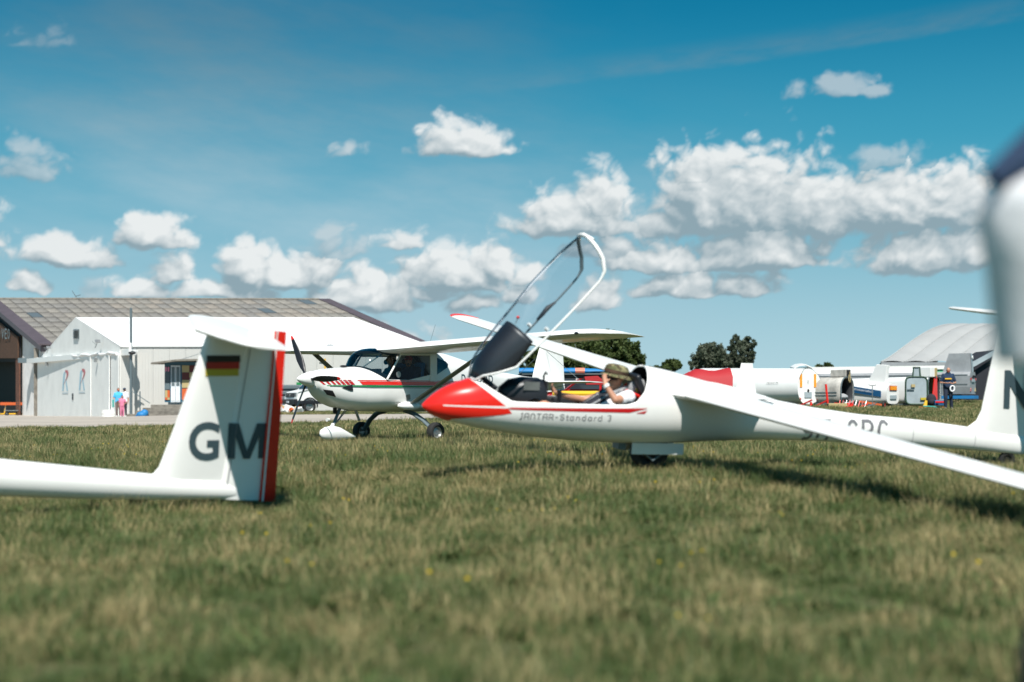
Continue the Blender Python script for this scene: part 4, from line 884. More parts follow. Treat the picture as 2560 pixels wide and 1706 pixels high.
pa = GP(296, 80.5); person(pa, rad(15), 'person in sky blue shirt and sunglasses by the grey hangar door', 1.66, j, 'cyan', 'taupe', hair='short', shoe='white', extra=towel, vox=.014, fat=1.12)
j = J_stand(1.68); j['elr'] = V(-.24, .03, 1.07); j['wrr'] = V(-.2, -.1, .92)
def capx(root, f_, u, r, R_, c, j, h):
    mb = MB(); mb.ell(c+u*.045, (.088, .098, .065), 14, 8, rot=R_); mb.ell(c+u*.04+f_*.11, (.06, .06, .01), 12, 6, rot=R_); mb.obj('cap', 'navy', root)
    mb = MB()
    for s_ in (-1, 1): mb.tube([j['hil']*1+V(.075, 0, 0) if s_ > 0 else j['hir']+V(-.075, 0, 0), (j['knl']+V(.07, 0, 0)) if s_ > 0 else j['knr']-V(.07, 0, 0), (j['anl']+V(.055, 0, .02)) if s_ > 0 else j['anr']+V(-.055, 0, .02)], .022, 6)
    mb.obj('trouser_stripe', 'wcloth', root)
person(GP(311.5, 81.2), rad(-10), 'person in white t-shirt and dark cap standing against the lamp post', 1.68, j, 'wcloth', 'blackc', hair='long', shoe='white', extra=capx, vox=.014)
j = J_stand(1.22); j['ell'] = V(.22, -.02, .80); j['wrl'] = V(.09, -.12, .72)
person(GP(305.5, 79.8), rad(20), 'child dressed in pink in front of two grown-ups', 1.22, j, 'pink', 'pink', hair='long', shoe='white', vox=.012)
# --- man looking at his hands by the trailers
j = J_stand(1.76); j['he'] = V(0, -.06, 1.60); j['ne'] = V(0, -.015, 1.46); j['fwd'] = V(.05, -1, -.75); j['hup'] = V(0, -.5, .9)
j['elr'] = V(-.30, -.0, 1.10); j['wrr'] = V(-.08, -.26, 1.08); j['hdr'] = V(1, -.3, .1); j['ell'] = V(.30, .0, 1.10); j['wrl'] = V(.12, -.27, 1.06); j['hdl'] = V(-1, -.3, .2); j['knr'] = V(-.10, -.05, .48); j['knl'] = V(.12, .02, .48); j['anl'] = V(.16, .10, .07); j['tol'] = V(.17, -.05, .035)
def manx(root, f_, u, r, R_, c, j, h):
    mb = MB(); pts = [V(.12+.085*cos(a), -.27, .86+.11*sin(a)) for a in np.linspace(0, 2*pi, 15)]; mb.tube(pts, .030, 8, cap=False); mb.obj('rope_coil', 'wcloth', root)
    mb = MB(); mb.box((-.02, -.155, 1.26), (.26, .02, .05)); mb.obj('shirt_print', 'yellow', root)
    glasses(root, f_, u, r, R_, c, j, h)
person(GP(2370, 57.8), rad(-6), 'bald person in navy t-shirt and jeans looking down at a white coil', 1.76, j, 'navy', 'jeans', shoe='white', extra=manx, vox=.012, fat=1.12)
# --- onlooker cut by the right edge
j = J_stand(1.36)
for k_, s_ in (('hi', .055), ('kn', -.04), ('an', -.04), ('to', -.04)):
    for q_ in 'lr': j[k_+q_] = j[k_+q_]+V(s_, 0, 0)
j['elr'] = V(-.15, .01, .90); j['wrr'] = V(-.03, -.14, .97); j['ell'] = V(.19, .02, .85)
def onx(root, f_, u, r, R_, c, j, h):
    mb = MB()
    mb.rings([[V(.035+a*w, b_*w*.72, z) for a, b_ in [(cos(2*pi*i/24), sin(2*pi*i/24)) for i in range(24)]] for z, w in ((.835, .232), (.87, .236), (.98, .246), (1.05, .258), (1.09, .245), (1.15, .15), (1.17, .06))], cap=False); mb.obj('loose_shirt', 'wcloth', root, smooth=60)
    mb = MB(); mb.tube([V(-.225, -.03, 1.10), V(-.14, -.03, 1.16), V(-.04, -.02, 1.21), V(.05, -.0, 1.25)], [.018, .035, .05, .05], 10); mb.obj('jacket_collar', 'navy', root)
person(G(.930, 2.15), rad(5), 'person in pale loose shirt and dark trousers, closest, cut by the right edge', 1.36, j, 'wcloth', 'blackc', vox=.012, hair='short', sleeves=.95, extra=onx, fat=.9)

# ================================================================== BUILDINGS LEFT
def quadwall(name, pts, m, parent=None, th=.06):
    pts = [Vector(p) for p in pts]; n = (pts[1]-pts[0]).cross(pts[2]-pts[0]).normalized()
    mb = MB(); vs = pts+[p-n*th for p in pts]; k = len(pts)
    mb.add(vs, [tuple(range(k)), tuple(range(2*k-1, k-1, -1))]+[(i, (i+1) % k, k+(i+1) % k, k+i) for i in range(k)]); return mb.obj(name, m, parent, smooth=0)
# ---- white hangar
wh = empty('hangar', (0, 0, 0), 'white fabric roofed hangar with sliding doors painted with two emblems', 'hangar')
ZE = HC+3.74; ZR = HC+6.0; ZG = HC-.55
A0 = V(-34.2, 103, 0); A1 = V(-22.9, 83, 0); B1 = V(-4.75, 83, 0); B0 = V(-16.0, 103, 0); Am = (A0+A1)/2; Bm = (B0+B1)/2
def at(p, z): return V(p.x, p.y, z)
def gt(px): u = (px-CX)/F; return (-22.9-83*u)/(11.3+20*u)
def gpt(px, py, off=0):   # point on the gable plane under photo position
    t_ = gt(px); d = 83+20*t_; p = V(-22.9-11.3*t_, d, HC+(HY-py)/F*d)
    return p+V(-.87, -.49, 0)*off
quadwall('gable_wall', [at(A0, ZG), at(A1, ZG), at(A1, ZE), at(Am, ZR), at(A0, ZE)], 'gablew', wh)
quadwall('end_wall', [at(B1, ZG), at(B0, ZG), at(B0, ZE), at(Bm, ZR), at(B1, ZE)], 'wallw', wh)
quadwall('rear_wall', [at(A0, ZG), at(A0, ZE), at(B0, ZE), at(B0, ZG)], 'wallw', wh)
ov = V(0, 0, .05); el_ = V(.05, -.12, -.02)
quadwall('roof', [at(A1, ZE)+el_, at(B1, ZE)+el_, at(Bm, ZR)+ov, at(Am, ZR)+ov], 'tarpw', wh); quadwall('roof', [at(Am, ZR)+ov, at(Bm, ZR)+ov, at(B0, ZE), at(A0, ZE)], 'tarpw', wh)
mbp = None
mesh_panel = None
for i in range(19):
    x = -22.85+i*.955
    if mesh_panel is None:
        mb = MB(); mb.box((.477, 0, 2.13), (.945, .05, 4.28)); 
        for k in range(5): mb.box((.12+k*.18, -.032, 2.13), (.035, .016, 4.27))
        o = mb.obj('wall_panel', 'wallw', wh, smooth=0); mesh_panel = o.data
    else: o = bpy.data.objects.new('wall_panel', mesh_panel); COL.objects.link(o); o.parent = wh
    o.location = (x, 83, ZG+.0)
# eave band, doors, beam
def gpanel(name, x0, x1, ya, yb, off, m, par=None, ya2=None, yb2=None, th=.05):
    return quadwall(name, [gpt(x0, yb, off), gpt(x1, yb2 or yb, off), gpt(x1, ya2 or ya, off), gpt(x0, ya, off)], m, par or wh, th)
gpanel('sliding_door', 97, 231, 904, 1042, .10, 'gablew', None, 891, 1042)
gpanel('sliding_door', 234.5, 278.5, 890.5, 1042, .14, 'gablew', None, 886.5, 1042)
gpanel('sliding_door', 281, 300, 886.5, 1042, .10, 'gablew', None, 884.5, 1042)
gpanel('door_post', 231.3, 234.3, 892, 1042, .20, 'white'); gpanel('door_post', 278.7, 281, 888, 1042, .20, 'white')
bm_ = MB(); b0 = gpt(84, 903.5, .5); b1 = P(328, 880, 81.2); dr = (b1-b0)
bm_.add([b0+V(0, 0, .17), b1+V(0, 0, .17), b1+V(.2, .35, .17), b0+V(.2, .35, .17), b0-V(0, 0, .17), b1-V(0, 0, .17), b1+V(.2, .35, -.17), b0+V(.2, .35, -.17)], [(0,1,2,3),(7,6,5,4),(0,4,5,1),(3,2,6,7),(0,3,7,4),(1,5,6,2)]); bm_.obj('door_beam', 'white', wh, smooth=0)
mb = MB(); pts = [gpt(98+i*9.5, 897-13*i/20+2.2*sin(i*1.9), .12+.05*sin(i*2.7)) for i in range(22)]; mb.tube(pts, .09, 8); mb.obj('canvas_hem', 'tarpw', wh, smooth=60)
vt = gpanel('louvre_vent', 185, 198.5, 823.5, 847, .04, 'lead')
for i in range(7): quadwall('louvre_slat', [gpt(186, 827+i*3, .12), gpt(197.6, 827+i*3, .12), gpt(197.6, 825+i*3, .04), gpt(186, 825+i*3, .04)], 'steel', vt, .01)
gpanel('door_handle', 185, 187.5, 984, 1000, .14, 'black')
# painted emblems: pale blue legs with a red swoosh
def emblem(px, py, s):
    f = lambda a, b_: gpt(px+a*s, py+b_*s, .112)
    def poly(pts, m):
        mb = MB(); vs = [f(a, b_) for a, b_ in pts]; mb.add(vs, [tuple(range(len(vs)))]); 
        return mb.obj('painted_emblem', m, wh, smooth=0)
    M.setdefault('pale', mat('pale_blue_paint', (.33, .52, .62), .6)); 
    for q in ([(-6.5, 52), (-3.5, 10), (-1.5, 4), (1.5, 4), (.5, 12), (-2.8, 52)], [(1, 22), (3.6, 22), (8.5, 52), (4.8, 52)]): 
        vs = [f(a, b_) for a, b_ in q]; mb = MB(); mb.add(vs, [tuple(range(len(vs)))]); mb.obj('painted_emblem', 'pale', wh, smooth=0)
    top = [(1.5, 0), (5, -.5), (8, 1.5), (9.5, 6), (9, 12), (7, 18), (3, 26), (-3, 37)]; bot = [(-3, 36), (2, 26), (4.5, 18), (5.5, 11), (4.5, 6.5), (1.5, 5)]
    f = lambda a, b_: gpt(px+a*s, py+b_*s, .120)
    mb = MB(); n = 7; vs = []; 
    T_ = top[:8]; Bt = list(reversed(bot)); 
    import itertools
    tp_ = [T_[int(i*7/11)] if False else (np.interp(i/11*7, range(8), [a for a, _ in T_]), np.interp(i/11*7, range(8), [b_ for _, b_ in T_])) for i in range(12)]
    bp_ = [(np.interp(i/11*5, range(6), [a for a, _ in Bt]), np.interp(i/11*5, range(6), [b_ for _, b_ in Bt])) for i in range(12)]
    vs = [f(*p) for p in tp_]+[f(*p) for p in bp_]; mb.add(vs, [(i, i+1, 13+i, 12+i) for i in range(11)]); mb.obj('painted_emblem', 'dred', wh, smooth=0)
    mb = MB(); mb.add([f(-6, 56), f(9, 55.6), f(9, 58.6), f(-6, 59)], [(0, 1, 2, 3)]); mb.obj('faded_caption', mat('faded_caption_paint', (.48, .56, .60), .6), wh, smooth=0)
emblem(166, 926, 1.0); emblem(208, 922.5, 1.03)
for px in (129, 252):
    t0 = gpt(px, 880 if px < 200 else 866, .3); fl = empty('floodlight', t0, 'small floodlight on bracket above the %s sliding door' % ('left' if px < 200 else 'right'), 'floodlight', (0, 0, rad(30)), 'floodlights on the white hangar')
    mb = MB(); mb.box((0, -.45, .28), (.30, .06, .22), rot=Matrix.Rotation(rad(-40), 3, 'X')); mb.obj('lamp_housing', 'steel', fl)
    mb = MB(); mb.tube([(0, .2, -.1), (0, -.2, .1), (0, -.45, .25)], .02, 6); mb.tube([(-.25, -.1, .3), (-.1, -.3, .1), (0, -.2, .1)], .012, 5); mb.obj('bracket', 'lead', fl)
    mb = MB(); mb.box((0, .1, -.85), (.18, .12, .25)); mb.obj('junction_box', 'steel', fl)
sg_ = MB(); sg_.box((-10.6, 82.9, HC+3.62), (.35, .12, .35)); tag(sg_.obj('vent_box', 'black', None), 'small black vent box under the hangar eave above the propeller', 'vent')
mb = MB(); q = P(812.5, 897, 82.8); mb.tube([q, q-V(0, 0, .65)], .05, 8); tag(mb.obj('gas_pipe', 'yellow'), 'short yellow pipe on the hangar wall behind the propeller', 'pipe')
# ---- lamp post
lp = empty('lamp_post', P(327.5, 1042, 81.0), 'tall grey steel post with a lamp at the hangar corner', 'lamp post')
mb = MB(); mb.tube([(0, 0, 0), (0, 0, 6.2)], [.085, .07], 12); mb.obj('pole', 'lead', lp)
mb = MB(); mb.box((0, -.1, 3.95), (.14, .2, .5)); mb.tube([(0, -.15, 3.8), (.5, -.3, 3.7)], .03, 6); mb.obj('lamp_head', 'white', lp)
mb = MB(); mb.ell((.12, -.2, 3.62), (.22, .16, .09)); mb.obj('lamp_shade', 'black', lp)
# ---- concrete ring
mb = MB(); q = GP(271, 84.0); mb.tube([q, q+V(0, 0, .42)], [.42, .42], 20)
mb.tube([q+V(0, 0, .19), q+V(0, 0, .23)], [.44, .44], 20); tag(mb.obj('concrete_ring', 'plaster'), 'pale concrete well ring standing before the hangar door', 'concrete ring')
# ---- kiosk
kd = 79.0
ks = empty('kiosk', P(450, 1008, kd), 'small blue kiosk with coloured panels, glazed door and flat roof', 'kiosk')
def kp(px, py): return V((px-450)/F*kd, 0, (1008-py)/F*kd)
def kbox(name, x0, x1, ya, yb, y, m, th=.05, par=None):
    a = kp(x0, yb); b_ = kp(x1, ya); mb = MB(); mb.box(((a.x+b_.x)/2, y, (a.z+b_.z)/2), (b_.x-a.x, th, b_.z-a.z)); return mb.obj(name, m, par or ks, smooth=0)
M['kblue'] = mat('kiosk_blue_paint', (.035, .115, .175), .5); M['tan'] = mat('tan_panel', (.42, .33, .16), .6); M['maroon'] = mat('maroon_panel', (.11, .018, .018), .6); M['orangep'] = mat('orange_panel', (.55, .10, .02), .6); M['dwhite'] = mat('door_white', (.62, .66, .70), .45)
mb = MB(); a = kp(411, 1006); b_ = kp(540, 905); mb.box(((a.x+b_.x)/2, 1.2, (a.z+b_.z)/2), (b_.x-a.x, 2.3, b_.z-a.z)); mb.obj('wall', 'kblue', ks, smooth=0)
kbox('window', 412.5, 424.5, 917, 957, .02, 'dglass'); kbox('window_panel', 412.5, 424.5, 957, 974, .02, 'lead')
for i, (x0, x1, y0_, y1_, m) in enumerate([(412.5, 418.5, 976, 994, 'tan'), (418.7, 424.5, 976, 994, 'orangep'), (412.5, 418.5, 994.3, 1000, 'orangep'), (418.7, 424.5, 994.3, 1000, 'tan'), (455, 473, 914, 931, 'tan'), (473.5, 495, 914, 931, 'maroon'), (455, 473, 931.5, 950, 'maroon'), (473.5, 495, 931.5, 945, 'tan'), (455, 473, 950.5, 970, 'tan'), (473.5, 495, 945.5, 975, 'maroon'), (455, 473, 972, 1000, 'orangep'), (473.5, 495, 975.5, 1000, 'tan'), (495.5, 520, 914, 940, 'orangep'), (495.5, 520, 941, 1000, 'maroon')]):
    kbox('coloured_panel', x0, x1, y0_, y1_, .02, m)
for x0, x1 in ((427.5, 438.6), (439.4, 450.5)):
    dl = kbox('door', x0, x1, 914, 1006, .0, 'dwhite', .07); kbox('door_pane', x0+2, x1-1.6, 918, 965, -.045, 'dglass' if False else 'lead', .02, dl); kbox('door_pane', x0+2, x1-1.6, 971, 1002, -.045, 'white', .02, dl)
for x0 in (413, 419.5): kbox('poster', x0, x0+4, 918, 929, -.02, 'pink', .02)
mb = MB(); a = kp(386, 908); b_ = kp(545, 898); mb.add([V(a.x, -.8, a.z), V(kp(452, 900).x, -.9, kp(452, 900).z), V(b_.x, -.9, b_.z), V(b_.x, 2.6, b_.z+.1), V(a.x, 2.6, a.z+.1)], [(0, 1, 2, 3, 4)])
rf = mb.obj('roof', 'concd', ks, smooth=0); s_ = rf.modifiers.new('s', 'SOLIDIFY'); s_.thickness = .10
mb = MB(); mb.tube([kp(455, 900)+V(0, -.3, 0), kp(500, 886)+V(0, -.3, 0)], .012, 5); mb.obj('roof_wire', 'lead', ks)
# ---- stairs
st = empty('stairs', GP(400, 78.0), 'weathered concrete steps leading up to the kiosk', 'stairs')
for i, (x0, x1, z0, z1, y0) in enumerate([(-1.6, 1.6, 0, .17, -.9), (-1.2, 1.6, .17, .34, -.55), (-.9, 1.6, .34, .51, -.2), (-.55, 1.6, .51, .68, .15)]):
    mb = MB(); mb.box(((x0+x1)/2, y0+.9, (z0+z1)/2-.03), (x1-x0, 1.8, z1-z0+.05)); mb.obj('step', 'concd', st, bevel=.015, smooth=0)
mb = MB(); mb.box((2.3, .6, .33), (1.3, 1.8, .74)); mb.obj('landing', 'concd', st, bevel=.015, smooth=0)
mb = MB(); mb.box((2.1, -.32, .30), (.8, .1, .4)); mb.obj('landing_opening', 'void', st)
hr = MB(); hr.tube([(-1.15, .2, 0), (-1.15, .2, 1.4)], .035, 8); hr.tube([(-1.65, .2, 1.45), (-.6, .2, .75)], .022, 6); hr.obj('handrail', 'lead', st)
mb = MB(); mb.ell(GP(355, 77.0, .12), (.30, .3, .20)); mb.ell(GP(361, 77.0, .2), (.22, .2, .22), rot=Matrix.Rotation(.5, 3, 'Y')); mb.ell(GP(350, 77.0, .05), (.25, .2, .12)); tag(mb.obj('tarpaulin_heap', 'blue', None, smooth=80), 'crumpled blue tarpaulin beside the concrete steps', 'tarpaulin')
# ---- old hangar
oh = empty('old_hangar', (0, 0, 0), 'old hangar with weathered corrugated roof, timber gable and white walls', 'hangar')
R0, R1 = V(-43.3, 117, HC+9.1), V(-15.9, 117, HC+9.05); E0, E1 = V(-33.6, 102, HC+4.45), V(-6.2, 102, HC+4.45)
DN = (E0-R0); AL = (R1-R0); NRW, NCL = 10, 29; al = AL/NCL; dn = DN/NRW
nrm = al.cross(dn).normalized(); nrm = nrm if nrm.z > 0 else -nrm
mrs = []
base = [(.275, .26, .235), (.30, .28, .25), (.255, .24, .22), (.31, .28, .245), (.25, .24, .225)]
for i, c in enumerate(base): mrs.append(mat('fibre_cement_%s' % ['grey', 'pale', 'dull', 'warm', 'cool'][i], c, .9, noise=.55, nscale=.9, bump=.4, bscale=10))
mrs.append(mat('bluish_sheet', (.10, .13, .15), .6))
def sheetmesh(m):
    mb = MB(); n = 26; top, bot = [], []
    for k in range(n+1):
        u = k/n*1.03; hgt = .030*cos(2*pi*k/4.0)
        top.append(al*u+nrm*(hgt+.0)); bot.append(al*u+dn*1.07+nrm*(hgt+.045))
    mb.add(top+bot, [(k, k+1, n+2+k, n+1+k) for k in range(n)])
    # lower edge thickness
    o_ = len(mb.v); mb.add(bot+[b_-nrm*.03 for b_ in bot], [(k, k+1, n+2+k, n+1+k) for k in range(n)])
    me = bpy.data.meshes.new('roof_sheet'); me.from_pydata([tuple(v) for v in mb.v], [], mb.f); me.materials.append(m); me.validate(); return me
sms = [sheetmesh(m) for m in mrs]
for r_ in range(NRW):
    for c_ in range(NCL):
        k = random.choice([0, 1, 1, 2, 0, 3, 3, 4]) if c_ > 9 else random.choice([0, 2, 4, 4, 0, 1])
        if random.random() < .025: k = 5
        o = bpy.data.objects.new('roof_sheet', sms[k]); COL.objects.link(o); o.parent = oh; o.location = R0+al*c_+dn*r_+nrm*random.uniform(-.005, .018)
mb = MB(); mb.tube([R0+nrm*.03-al*.3, R1+nrm*.03], .11, 8); mb.obj('ridge_cap', 'concd', oh)
quadwall('roof_underlay', [R0-nrm*.12, E0-nrm*.12, E1-nrm*.12, R1-nrm*.12], 'void', oh); 
R0b = R0+V(-9.6, 15, -4.65)*1.0
quadwall('roof', [R0, R1, R1+V(9.6, 15, -4.6)*0+V(-9.0, 15, -4.6), R0+V(-9.0, 15, -4.6)], 'concd', oh)
# verges (brown sheet metal)
def verge(a, b_, wdt, out):
    d = (b_-a); n = nrm
    mb = MB(); p = [a+n*.10, b_+n*.10, b_+n*.10+out, a+n*.10+out]; q = [x-V(0, 0, .38) for x in p]
    mb.add(p+q, [(0, 1, 2, 3), (7, 6, 5, 4), (0, 4, 5, 1), (2, 6, 7, 3), (1, 5, 6, 2), (0, 3, 7, 4)]); return mb.obj('verge_cladding', 'fascia', oh, smooth=0)
verge(R0-al*.2, E0-al*.2, 1, al*1.15); verge(R1, E1, 1, al*.95)
mb = MB()
for k in range(12): mb.box(E0+al*(k*.12-.15)+nrm*.22-dn*.02, (.10, .9, .10))
mb.obj('ridge_ribs', 'fascia', oh)
mb = MB(); q = R0+al*7.9+V(0, 0, .15); mb.tube([q, q+V(-.35, 0, .55)], .03, 5); mb.tube([q+V(-.1, 0, .1), q+V(.35, 0, .22)], .03, 5); tag(mb.obj('aerial', 'lead'), 'small bent aerial on the ridge of the old hangar roof', 'aerial')
def og(px, py, off=0):   # point on old gable plane
    u = (px-CX)/F; t_ = (-33.6-102*u)/(9.6+15*u); d = 102+15*t_; return V(-33.6-9.6*t_, d, HC+(HY-py)/F*d)+V(-.84, -.54, 0)*off
def opan(name, pts, m, off, par=None): return quadwall(name, [og(a, b_, off) for a, b_ in pts], m, par or oh, .10)
opan('gable_wall', [(96, 1042), (96, 868), (44, 820), (44, 1042)], 'plaster', -.35)
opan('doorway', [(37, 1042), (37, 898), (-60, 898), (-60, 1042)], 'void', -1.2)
opan('gable_backing', [(45, 905), (45, 815), (-60, 735), (-60, 905)], 'void', -.15)
for i in range(22):
    x = 44-i*3.15; yt = 842-.9*0-(44-x)*.80; 
    opan('timber_plank', [(x, 896), (x, max(760, yt)), (x-2.85, max(757, yt-2.4)), (x-2.85, 896)], 'wood', .0)
for i in range(30):
    ya = 897+i*4.8; opan('brick_course', [(46, ya+4.3), (46, ya), (37.5, ya), (37.5, ya+4.3)], 'brick', -.05)
quadwall('side_wall', [V(-33.9, 102.6, HC-.6), V(-8.0, 102.6, HC-.6), V(-8.0, 102.6, HC+4.3), V(-33.9, 102.6, HC+4.3)], 'plaster', oh)
mb = MB(); a = og(91, 1042, .0); b_ = og(91, 870, .0); mb.box((a+b_)/2, (.28, .28, (b_-a).length)); mb.obj('downpipe', 'concd', oh, smooth=0)
mb = MB(); mb.box(og(75, 902, .2), (1.1, .8, .35)); mb.obj('beam_end', 'lead', oh, smooth=0)
for ch, px in zip('OVEO', (-1.5, 7.5, 15.5, 22.5)):
    ps = strokes(ch, 0, 0, 1, .72, 0, .17, GL); mb = MB(); sz = 22
    for p_ in ps: mb.add([og(px+a*7.2, 846-b_*22-(px+a*7)*.0, .10) for a, b_ in p_], [(0, 1, 2, 3)])
    mb.obj('letter', 'cloudgrey' if False else 'steel', oh, smooth=0)
# clutter in the doorway
q = og(14, 1040, -.4)
tr_ = empty('handcart', q, 'small yellow and black handcart in the dark doorway of the old hangar', 'cart')
mb = MB(); mb.box((.2, 0, .95), (1.9, .5, .22)); mb.obj('orange_box', 'orangep', tr_)
mb = MB(); mb.tube([(-.9, 0, .15), (.9, 0, .15)], .05, 6); mb.tube([(-.5, 0, .2), (-.4, 0, .9)], .05, 6); mb.tube([(.6, 0, .2), (.5, 0, .9)], .05, 6); mb.obj('frame', 'yellow', tr_)
for x in (-.9, .8): wheel(tr_, (x, 0, .16), .17, .08)
q = og(40, 1040, .2); cr = empty('trolley', q, 'grey metal trolley at the doorway corner', 'trolley'); mb = MB(); mb.box((0, 0, .4), (1.2, .6, .06)); mb.tube([(-.6, 0, .4), (-.6, 0, .7)], .03, 6); mb.tube([(.6, 0, .4), (.6, 0, .7)], .03, 6); mb.obj('deck', 'steel', cr)
for x in (-.5, .5): wheel(cr, (x, 0, .16), .16, .07)
# ---- slatted container, van, rubble
cn = empty('container', GP(722, 71.5, .10), 'slate grey ribbed steel container behind the red rudder', 'container')
mb = MB(); mb.box((-.5, .9, .70), (2.7, 1.8, 1.36)); mb.obj('body', 'lead', cn, smooth=0)
for k in range(5): mb = MB(); mb.box((-.5, -.06, .16+k*.275), (2.64, .09, .17)); mb.obj('rib', 'lead', cn, bevel=.02, smooth=0)
mb = MB(); mb.box((.5, .3, 1.44), (.28, .3, .14)); mb.obj('lifting_lug', 'green', cn, smooth=0)
vd = 67.5
vn = empty('van', GP(795, vd, 0), 'white van with black bumper parked beyond the apron', 'van', (0, 0, rad(28)))
# local x: tailward, front at -1.3
prof = [(-1.35, .42), (-1.38, .70), (-1.30, .98), (-.72, 1.12), (-.18, 1.72), (.1, 1.86), (2.6, 1.90), (2.75, 1.75), (2.8, .45)]
mb = MB(); n = len(prof)
def vside(y, k=1): return [V(x, y, z if z < 1.1 else z) for x, z in prof]
rs = []
for y, s_ in ((-.80, .93), (-.86, 1.0), (.86, 1.0), (.80, .93)): rs.append([V(x*(1 if abs(y) > .85 else .985), y, .42+(z-.42)*s_) for x, z in prof])
mb.rings(rs); mb.obj('body', 'white', vn, smooth=30, bevel=.02)
mb = MB(); mb.add([V(-.735, -.70, 1.16), V(-.735, .70, 1.16), V(-.23, .62, 1.68), V(-.23, -.62, 1.68)], [(0, 1, 2, 3)]); mb.obj('windscreen', 'dglass', vn)
mb = MB(); mb.prism([(-.55, 1.16), (-.16, 1.62), (.35, 1.62), (.35, 1.16)], (0, .01, 0), fr=lambda a, b_: V(a, -.872, b_)); mb.obj('side_window', 'dglass', vn, smooth=0)
mb = MB(); mb.box((-1.37, 0, .84), (.05, 1.1, .20)); gr = mb.obj('grille', 'black', vn); mb = MB(); mb.tube([(-1.40, 0, .84), (-1.41, 0, .84)], .07, 16); mb.obj('badge', 'steel', gr)
for y in (-.66, .66): mb = MB(); mb.box((-1.33, y, .86), (.08, .24, .20)); mb.obj('headlight', 'steel', vn, bevel=.02)
mb = MB(); mb.box((-1.42, 0, .52), (.16, 1.78, .26)); mb.box((.7, -.875, .50), (4.1, .02, .16)); mb.obj('bumper', 'black', vn, bevel=.03)
mb = MB(); mb.box((-1.51, .1, .52), (.02, .5, .11)); mb.obj('number_plate', 'dwhite', vn)
for x in (-.72, 2.0):
    for y in (-.78, .78): wheel(vn, (x, y, .31), .31, .2, rr=.6)
mb = MB(); mb.tube([(-.72+.37*cos(a), -.872, .33+.37*sin(a)) for a in np.linspace(-.2, pi+.2, 14)], .035, 6); mb.obj('wheel_arch', 'black', vn)
rb = MB()
for i in range(26):
    q = GP(random.uniform(701, 752), random.uniform(64.5, 66), random.uniform(.03, .22)); rb.box(q, (random.uniform(.12, .34),)*2+(random.uniform(.1, .26),), mi=random.choice([0, 0, 0, 1, 2]), rot=Euler((random.random()*3, random.random()*3, random.random()*3)).to_matrix())
tag(rb.obj('rubbish_pile', ['plaster', 'tan', 'orangep'], smooth=0), 'pile of pale rubble and rubbish in front of the grey container', 'rubbish', kind='stuff')
wl = wheel(None, GP(706, 67, .32), .32, .18, name='loose_tyre'); tag(wl, 'black car wheel leaning by the rubble pile', 'wheel')
for i, (px, m, sx) in enumerate([(1010, 'plaster', .5), (1045, 'plaster', .9), (1112, 'yellow', .3)]):
    mb = MB(); mb.box(GP(px, 62, .08), (sx, .3, .16)); tag(mb.obj('scrap_block', m, None, bevel=.02), ['small white block', 'long white block', 'small yellow block'][i]+' lying in the grass under the aeroplane belly', 'block')

# ================================================================== TRAILERS AND THINGS RIGHT
TRW = rad(135)
def xsec(kind, w, h, n=30):
    out = []
    for k in range(n):
        a = 2*pi*k/n; c, s_ = cos(a), sin(a)
        if kind == 'egg': r_ = (1-.13*s_); out.append((w/2*c*r_*1.02, h/2+h/2*s_))
        elif kind == 'arch': 
            e = .42 if s_ < 0 else .80; out.append((w/2*math.copysign(abs(c)**(.5 if s_ < 0 else .85), c), h/2+h/2*math.copysign(abs(s_)**e, s_)))
        else: out.append((w/2*math.copysign(abs(c)**.35, c), h/2+h/2*math.copysign(abs(s_)**.35, s_)))
    return out
def trailer(px, d, label, m, kind, w, h, ln, z0=.32, front=(.9, 1.0), rear=1.0, open_=False, rot=TRW, dz=0, ground=True):
    e = empty('glider_trailer', GP(px, d, dz), label, 'trailer', (0, 0, rot), 'glider trailers parked in a row')
    cs = xsec(kind, w, h); mb = MB(); rs = []
    for u, k in ((0, 1), (.06, 1.0), (.5, (1+front[0])/2), (.82, front[0]), (.93, front[0]*.86), (.985, front[0]*.6), (1.0, front[0]*.3)):
        kk = k*(1 if u > .1 else rear); hh = kk*(1+(front[1]-1)*u)
        rs.append([V(u*ln, y*kk, z0+h*.0+(z-h/2)*hh+h/2*(1+(front[1]-1)*u*.6)) for y, z in cs])
    mb.rings(rs, cap=False)
    vs = rs[-1]; 
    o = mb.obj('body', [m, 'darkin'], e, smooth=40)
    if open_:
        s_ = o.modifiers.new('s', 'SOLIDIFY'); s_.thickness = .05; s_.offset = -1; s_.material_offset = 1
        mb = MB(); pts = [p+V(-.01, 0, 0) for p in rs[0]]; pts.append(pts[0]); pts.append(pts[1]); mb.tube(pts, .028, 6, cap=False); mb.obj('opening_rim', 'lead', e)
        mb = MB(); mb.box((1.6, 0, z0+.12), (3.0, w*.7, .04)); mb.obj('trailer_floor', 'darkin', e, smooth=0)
    mb = MB(); mb.box((ln*.45, 0, z0-.03), (ln*.8, .9, .10)); mb.obj('chassis', 'lead', e, smooth=0)
    for sg in (-1, 1): wheel(e, (ln*.38, sg*(w/2+.02), .26), .28, .16)
    return e
M['dirty'] = mat('stained_white_gelcoat', (.50, .48, .44), .6, noise=.45, nscale=2.2); M['galv'] = mat('galvanised_sheet', (.36, .37, .38), .5, metal=.3, noise=.2, nscale=1.5)
M['dkgreen'] = mat('dark_green_rubber', (.03, .07, .045), .6); M['pgrey'] = mat('pale_grey_plastic', (.34, .40, .43), .45, noise=.15, nscale=3)
M['wroof'] = mat('white_roof', (.74, .74, .72), .5); M['mint'] = mat('mint_band', (.12, .50, .30), .6); M['sign'] = mat('sign_blue', (.01, .09, .22), .5)
